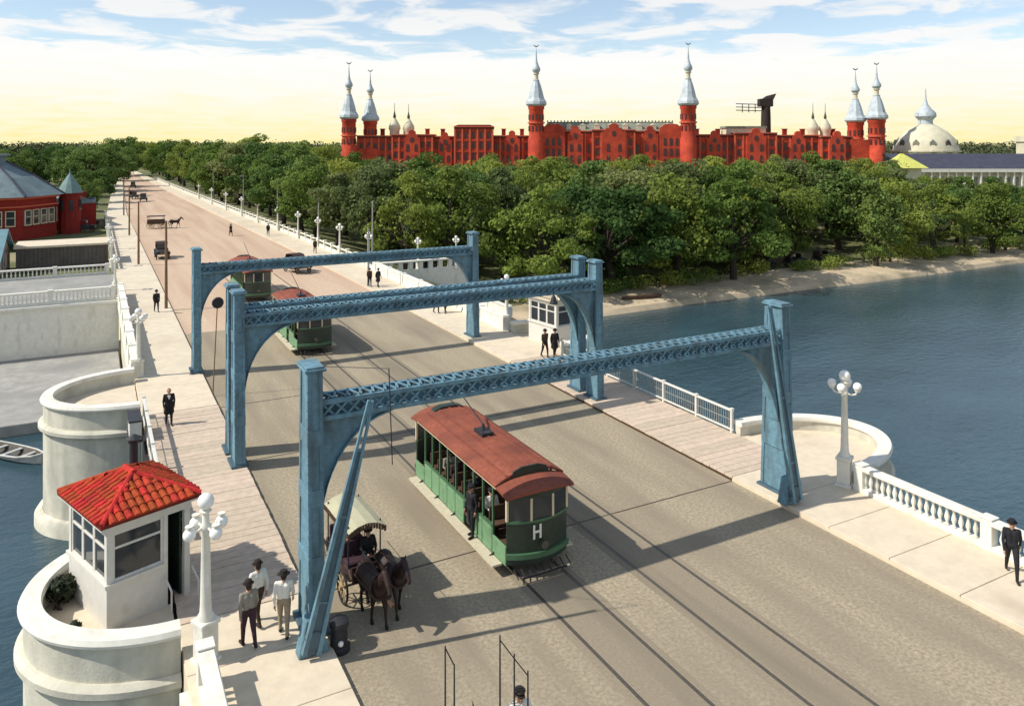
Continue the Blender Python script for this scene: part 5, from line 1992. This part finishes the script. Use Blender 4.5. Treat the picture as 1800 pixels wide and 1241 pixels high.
# dark chimney stack behind the hotel
x, z0 = hx_(1372), 0
e_ = empty('chimney_stack', (HX + x * math.cos(HR) - 20 * math.sin(HR), HY + x * math.sin(HR) + 20 * math.cos(HR), -1.4), HR, 'dark chimney stack standing behind the hotel wing', 'chimney')
MB().lathe([(2.6, 0), (2.2, hz_(200)), (2.0, hz_(182))], 12).build('shaft', 'stack', e_, smooth=True)
MB().box2(-3.4, 2.8, -2, 2, hz_(184), hz_(170)).add([(-2, -2, hz_(171)), (3, -2, hz_(171)), (3, 2, hz_(171)), (-2, 2, hz_(171)), (0.5, -1, hz_(164)), (4.6, -1, hz_(160)), (4.6, 1, hz_(160)), (.5, 1, hz_(164))], BOXF).build('cap', 'stack', e_)
br = MB()
for z in (180, 186, 192):
    br.bar((-14, 0, hz_(z) + .3), (-2, 0, hz_(z)), .35, .35)
for x_ in (-5, -8, -11):
    br.bar((x_, 0, hz_(195)), (x_, 0, hz_(179)), .3, .3)
br.build('bracket_frame', 'stack', e_)

# domed pavilion and the long dark roofed hall on the right
def at(p, z):
    x = z * (p - 900) / 1369
    a = R(28.23)
    return z * math.sin(a) + x * math.cos(a), z * math.cos(a) - x * math.sin(a)


x, y = at(1627, 350)
q = 350 / 1369
e_ = empty('domed_pavilion', (x, y, -1.4), HR, 'cream domed pavilion with bulb finial right of the hotel', 'pavilion')
MB().lathe([(13.6, -1), (13.6, 11.5), (14.2, 11.8), (14.2, 12.4)], 20).build('drum', 'dome', e_)
MB().lathe([(13.4, 12.4), (13.0, 14.6), (11.6, 17.6), (9.0, 20.4), (5.6, 22.8), (3.0, 24.1)], 24).build('dome', 'dome', e_, smooth=True)
MB().lathe([(3.0, 24.0), (2.9, 26), (4.4, 27.6), (4.2, 29.2), (2.4, 31.0), (1.0, 33.0), (.4, 35.5), (.15, 40)], 14).build('finial', 'silver', e_, smooth=True)
for k in range(12):
    a = 2 * PI * (k + .5) / 12
    MB().box2(-1.5, 1.5, -.3, .3, 4.0, 10.6).prism([(-1.5, 10.6), (1.5, 10.6), (.9, 12), (0, 12.5), (-.9, 12)], 'y', -.3, .3).build('arched_window', 'hotel_roof', e_, loc=(13.5 * math.cos(a), 13.5 * math.sin(a), 0), rot=(0, 0, a + PI / 2))
    dmr = MB().prism([(-1.3, 0), (1.3, 0), (1.2, 1.6), (0, 2.8), (-1.2, 1.6)], 'y', -1.0, 1.2)
    dmr.build('dormer', 'hotel_roof' if k % 3 else 'shed_brown', e_, loc=(11.9 * math.cos(a), 11.9 * math.sin(a), 14.4), rot=(0, 0, a + PI / 2))
x, y = at(1722, 265)
q = 265 / 1369
e_ = empty('exhibition_hall', (x, y, -2.0), HR, 'long white hall with dark slate roof at the picture edge', 'building')
L0, L1 = (1598 - 1722) * q, (1900 - 1722) * q


def ez(yp):
    return 13.5 + (255 - yp) * q + 2.0


MB().box2(L0, L1, 0, 14, -1, ez(299)).build('wall', 'dome', e_)
MB().add([(L0 - 1.0, -1.2, ez(299)), (L1, -1.2, ez(299)), (L1, 15, ez(299)), (L0 - 1, 15, ez(299)), (L0 - 5.5, 6.5, ez(271)), (L1, 6.5, ez(271)), (L1, 7.5, ez(271)), (L0 - 5.5, 7.5, ez(271))], BOXF).build('roof', 'slate', e_)
MB().box2(L0 - 1.3, L1, -1.5, -1.25, ez(303), ez(297)).build('eaves_board', 'white', e_)
cm = meshmat(MB().box2(-.25, .25, -.3, .2, 0, ez(303)), 'pillar', 'white')
wm = meshmat(MB().box2(-.8, .8, -.05, .05, 1.5, 4.6), 'window', 'hotel_roof')
k = 0
xx = L0 + 1.5
while xx < L1 - 1:
    link('pillar', cm, e_, (xx, -.9, 0))
    link('window', wm, e_, (xx + 1.4, -.04, 0))
    xx += 2.8
x, y = at(1590, 255)
e_ = empty('tent_pavilion', (x, y, -2.0), HR, 'small pavilion with yellow pyramid roof at the hotel end', 'pavilion')
MB().box2(-3.6, 4.0, -3, 3, 0, 8.4).build('wall', 'dome', e_)
MB().add([(-6.2, -4.5, 8.0), (5.6, -4.5, 8.0), (5.6, 4.5, 8.0), (-6.2, 4.5, 8.0), (-1.4, -.3, 12.6), (-.6, -.3, 12.6), (-.6, .3, 12.6), (-1.4, .3, 12.6)], BOXF).build('roof', 'yellow_roof', e_)
MB().lathe([(.3, 12.5), (.4, 13.0), (.05, 14)], 8, (-1, 0, 0)).build('finial', 'bronze', e_)
x, y = at(1830, 330)
e_ = empty('square_tower', (x, y, -1.4), HR, 'pale square tower at the picture edge beyond the hall', 'tower')
MB().box2(-8, 6, -4, 4, 0, 16.2).build('wall', 'dome', e_)
MB().box2(-8.6, 6.6, -4.6, 4.6, 16.2, 18.5).build('cornice', 'dome', e_)


# ------------------------------------------------------------------ trees
def tree_meshes(seed, spread, leafmat, lobes=17, smin=1.0, smax=1.7, dens=1.0, low=2.3, leaf=.34):
    """a crown of many leaf faces gathered in uneven lobes, and a trunk with limbs; unit height 10 m"""
    rg = random.Random(seed)
    cr = MB()
    tr = MB()
    lx, ly = rg.uniform(-.5, .5), rg.uniform(-.5, .5)
    tr.tube((0, 0, -.6), (lx * .5, ly * .5, 1.6), .34, .27, 8)
    tr.tube((lx * .5, ly * .5, 1.5), (lx, ly, 3.0), .27, .2, 8)
    base = Vector((lx, ly, 2.6))
    n = lobes
    for k in range(n):
        t = k / n
        a = k * 2.4 + rg.uniform(-.7, .7)
        zc = low + (8.9 - low) * (t ** .9) + rg.uniform(-.7, .7)
        prof = math.sin(PI * min(.98, max(.10, (zc - 1.0) / 9.0))) ** .7
        rr = spread * prof * rg.uniform(.35, 1.0) * (1 if k < n - 3 else .5)
        c = Vector((rr * math.cos(a), rr * math.sin(a), zc))
        s = rg.uniform(smin, smax)
        for q in range(3):
            c2 = c + Vector((rg.gauss(0, .45), rg.gauss(0, .45), rg.gauss(0, .3))) * s
            s2 = s * rg.uniform(.5, .85)
            leaf_cloud(cr, c2, (s2 * 1.2, s2 * 1.2, s2 * .7), int(125 * s * dens), leaf, rg)
        mid = base.lerp(c, .55) + Vector((0, 0, .4))
        r0 = .15 * (1.2 - t * .5)
        tr.tube(base + Vector((0, 0, -.3 + t * 1.2)), mid, r0, r0 * .6, 6)
        tr.tube(mid, c, r0 * .6, .03, 5)
    leaf_cloud(cr, (lx, ly, 5.4), (spread * .65, spread * .65, 2.8), int(420 * dens), .38, rg)
    leaf_cloud(cr, (lx, ly, 5.6), (spread * 1.12, spread * 1.12, 4.2), int(260 * dens), .30, rg)
    return meshmat(cr, 'crown', leafmat), meshmat(tr, 'trunk', 'bark')


TREES = [tree_meshes(*a) for a in (
    (1, 4.2, 'leaf_a'), (2, 4.9, 'leaf_b', 20, .9, 1.6), (3, 3.3, 'leaf_d', 15, .8, 1.4, .9), (4, 4.4, 'leaf_c', 14, 1.1, 1.9, .9),
    (5, 5.3, 'leaf_a', 22, .9, 1.5, 1.0, 2.0), (6, 3.8, 'leaf_c', 12, .9, 1.5, .8, 2.8), (7, 4.6, 'leaf_d', 18, 1.0, 1.7), (8, 3.0, 'leaf_b', 14, .8, 1.3, 1.0, 2.0), (9, 4.8, 'leaf_c', 17, .8, 1.4, .85, 2.4, .28))]


def palm_meshes(seed):
    rg = random.Random(seed)
    tr = MB()
    pts = [Vector((.5 * (k / 6) ** 2, .2 * k / 6, 7.2 * k / 6 - .4)) for k in range(7)]
    for a, b in zip(pts, pts[1:]):
        tr.tube(a, b, .24 - .012 * a.z, .23 - .012 * b.z, 8)
    fr = MB()
    top = pts[-1]
    for k in range(26):
        a = k * 2.4
        el_ = rg.uniform(-.5, 1.2)
        L = rg.uniform(2.4, 3.2)
        prev = top
        for j in range(7):
            t = (j + 1) / 7
            h_ = L * t * math.cos(el_ * (1 - t * .3))
            p = top + Vector((math.cos(a) * h_, math.sin(a) * h_, L * t * math.sin(el_) - 1.7 * t * t))
            side = Vector((-math.sin(a), math.cos(a), 0))
            w_ = .75 * math.sin(PI * min(.95, .15 + t * .8))
            for sg in (-1, 1):
                for q in (0, .5):
                    b0 = prev.lerp(p, q)
                    b1 = prev.lerp(p, q + .28)
                    tip = prev.lerp(p, q + .5) + side * sg * w_ + Vector((0, 0, -.32 * w_))
                    n0 = len(fr.v)
                    fr.v += [tuple(b0), tuple(b1), tuple(tip)]
                    fr.f.append((n0, n0 + 1, n0 + 2))
                    fr.mi.append(0)
            prev = p
    return meshmat(fr, 'crown', 'frond'), meshmat(tr, 'trunk', 'bark')


PALMS = [palm_meshes(1), palm_meshes(2)]
rng = random.Random(77)


def tree(x, y, z, h_, label, group, wide=1.0, kind=None):
    k = rng.randrange(len(TREES)) if kind is None else kind
    e_ = empty('tree', (x, y, z), rng.uniform(0, 2 * PI), label, 'tree', group)
    s = h_ / 10.0
    e_.scale = (s * wide * rng.uniform(.85, 1.15), s * wide * rng.uniform(.85, 1.15), s)
    link('crown', TREES[k][0], e_)
    link('trunk', TREES[k][1], e_)
    return e_


def camz(x, y):
    a = R(28.23)
    z = x * math.sin(a) + y * math.cos(a)
    return z, 900 + 1369 * (x * math.cos(a) - y * math.sin(a)) / z


# river bank row: trunks one can tell apart
bank = [(47.5, 80.5, 12.5), (57, 79.2, 14.0), (66, 78.6, 14.2), (74.5, 76.8, 14.8), (83.5, 83.5, 14.4), (92, 83.6, 14.0), (101.5, 75.6, 13.0), (111, 80, 12.2), (120, 79, 11.4), (130.5, 75.5, 11.8), (141, 79, 11.0)]
names_b = ['bank tree nearest the bridge, behind the front gate post', 'second bank tree from the bridge', 'third bank tree from the bridge', 'bank tree with dark forked trunk standing at the water edge',
           'fifth bank tree from the bridge, above parked cars', 'sixth bank tree from the bridge, above parked cars', 'bank tree with straight dark trunk near the hotel end', 'eighth bank tree from the bridge',
           'ninth bank tree from the bridge', 'bank tree with slim trunk at the picture edge', 'bank tree cut off by the picture edge']
for (x, y, h_), lb in zip(bank, names_b):
    tree(x, y, -4.35, h_, lb, 'trees along the river bank', 1.02)
ORD = ('first second third fourth fifth sixth seventh eighth ninth tenth eleventh twelfth thirteenth fourteenth fifteenth sixteenth seventeenth eighteenth nineteenth twentieth '
       'twenty-first twenty-second twenty-third twenty-fourth twenty-fifth twenty-sixth twenty-seventh twenty-eighth twenty-ninth thirtieth thirty-first thirty-second thirty-third thirty-fourth').split()
for i, (x, y, h_) in enumerate(((106.5, 77.0, 7.5), (115.5, 76.2, 8.0), (125.0, 77.0, 7.2), (135.5, 76.4, 8.2), (33.5, 87.0, 8.5), (52.5, 77.8, 7.0))):
    e_ = empty('palm_tree', (x, y, park_z(x, y) - .05), i * 1.7, ['palm between the straight dark trunk and the hotel end trees', 'palm on the river bank with the slanting trunk', 'palm on the bank under the long hall', 'palm at the picture edge on the bank', 'palm beside the wing wall and far blue gate', 'palm on the bank nearest the bridge'][i], 'palm', 'palms')
    e_.scale = (h_ / 8.5,) * 3
    link('crown', PALMS[i % 2][0], e_)
    link('trunk', PALMS[i % 2][1], e_)
# trees along the street fence
yy = 88.0
i = 0
while yy < 430:
    x = edge(yy)[1] + 8.0 + rng.uniform(-1, 2.5)
    z = park_z(x, yy)
    if yy < 125:
        h_ = 11.0 - z + rng.uniform(-1.0, .6)
    else:
        h_ = 13.0 - z + rng.uniform(-1.0, 2.4)
    tree(x, yy, z, h_, '%s green tree from the bridge in the row behind the white street fence' % ORD[i], 'trees behind the street fence', .95)
    yy += 8.5 + yy * .012
    i += 1
def park_label(p, z):
    row = 'front row' if z < 108 else 'second row' if z < 122 else 'middle' if z < 145 else 'rear'
    zone = ('beside the street' if p < 585 else 'below the street end minarets' if p < 760 else 'below the flat topped hotel block' if p < 930 else
            'below the first tall single minaret' if p < 1060 else 'below the second tall single minaret' if p < 1240 else 'below the dark chimney stack' if p < 1420 else
            'below the minarets nearest the dome' if p < 1575 else 'in front of the long white hall')
    return 'green %s tree of the park wood %s' % (row, zone)


# park wood between the street, the river and the hotel
cnt = 0
y = 88.0
while y < 250:
    x = 38.0
    while x < 235:
        px_, py_ = x + rng.uniform(-2.6, 2.6), y + rng.uniform(-2.4, 2.4)
        z, p = camz(px_, py_)
        x += 8.8 if y < 130 else 10.5
        if p > 1900 or p < 250:
            continue
        if p > 590 and z > 192:
            continue
        if p > 1575 and z > 200:
            continue
        g = park_z(px_, py_)
        if p < 585:
            h_ = 13.6 - g + rng.uniform(-1.6, 2.2)
        elif p < 1575:
            h_ = 13.5 - rng.choice((rng.uniform(16, 30), rng.uniform(28, 50))) * z / 1369 - g
        else:
            h_ = 13.5 - rng.uniform(48, 88) * z / 1369 - g
        if h_ < 6:
            continue
        front = y < 100
        tree(px_, py_, g, h_, park_label(p, z), 'trees of the park wood', 1.0 if h_ > 9 else 1.2)
        cnt += 1
    y += 9.0 if y < 130 else 13.0
# left bank trees
for (p, z, h_) in ((150, 205, 14), (172, 225, 15), (190, 250, 14.5), (205, 290, 15), (140, 250, 14.5), (215, 345, 16), (120, 230, 14), (60, 260, 14), (20, 240, 13.5), (95, 290, 15), (170, 180, 9), (150, 160, 7.5), (190, 330, 16), (228, 470, 18), (238, 500, 18)):
    x, y = at(p, z)
    tree(x, y, -.3, h_, 'dark green tree behind the brick building across the street', 'trees behind the brick building', 1.05, 1 if z < 300 else 4)
print('trees', cnt)

# hedge strip and shrubs along the bank under the trees
for i, (x, y, s) in enumerate(((44, 77.5, 1.5), (50.5, 76.6, 1.6), (56, 77.4, 1.4), (62, 76.6, 1.5), (68.5, 77.2, 1.6), (79.5, 78.2, 1.5), (88, 77.8, 1.2), (95, 77.4, 1.3), (105, 77.4, 1.6), (112, 76.6, 1.5), (118, 76.4, 1.5), (124, 75.9, 1.4), (132.5, 76.8, 1.5), (139, 76.0, 1.5))):
    e_ = empty('shrub', (x, y, -4.2), 0, '%s low green bush from the bridge under the bank trees' % ORD[i], 'bush', 'bushes under the bank trees')
    m_ = MB()
    for k in range(7):
        leaf_cloud(m_, (rng.uniform(-2, 2) * s, rng.uniform(-.8, .8) * s, rng.uniform(.4, .9) * s), (1.0 * s, .8 * s, .55 * s), 120, .3, rng)
    m_.build('foliage', 'leaf_c' if i % 2 else 'leaf_a', e_)
    MB().tube((0, 0, -.2), (0, 0, .8), .08, .04, 6).build('stem', 'bark', e_)
# timber lying on the bank and two bollards in the water
MB()
e_ = empty('landing_plank', (56.5, 73.2, -4.42), R(-6), 'long dark timber lying on the sandy bank', 'timber')
MB().box2(-2.6, 2.6, -.35, .1, 0, .35).build('beam', 'wood_dark', e_, bevel=.04)
MB().box2(-2.4, 2.4, .15, .45, 0, .3).build('beam', 'wood_dark', e_, bevel=.04)

# far wood on the horizon
rng = random.Random(9)
m_ = MB()
for k in range(1500):
    p = rng.uniform(-500, 2300)
    z = rng.uniform(430, 1500)
    if 560 < p < 1600 and z < 600:
        continue
    if p > 1560 and z < 520:
        continue
    x, y = at(p, z)
    if -2 < x - 14 < 2 and y < 480:
        continue
    h_ = rng.uniform(8, 13) + z * .0045
    s = 5.5 + z * .006
    leaf_cloud(m_, (x, y, h_ * .55), (s, s, h_ * .5), 70, 1.3 + z * .0014, rng)
far = m_.build('distant_wood', 'leaf_far')
tag(far, 'hazy line of far off trees along the horizon', 'woodland', kind='stuff')
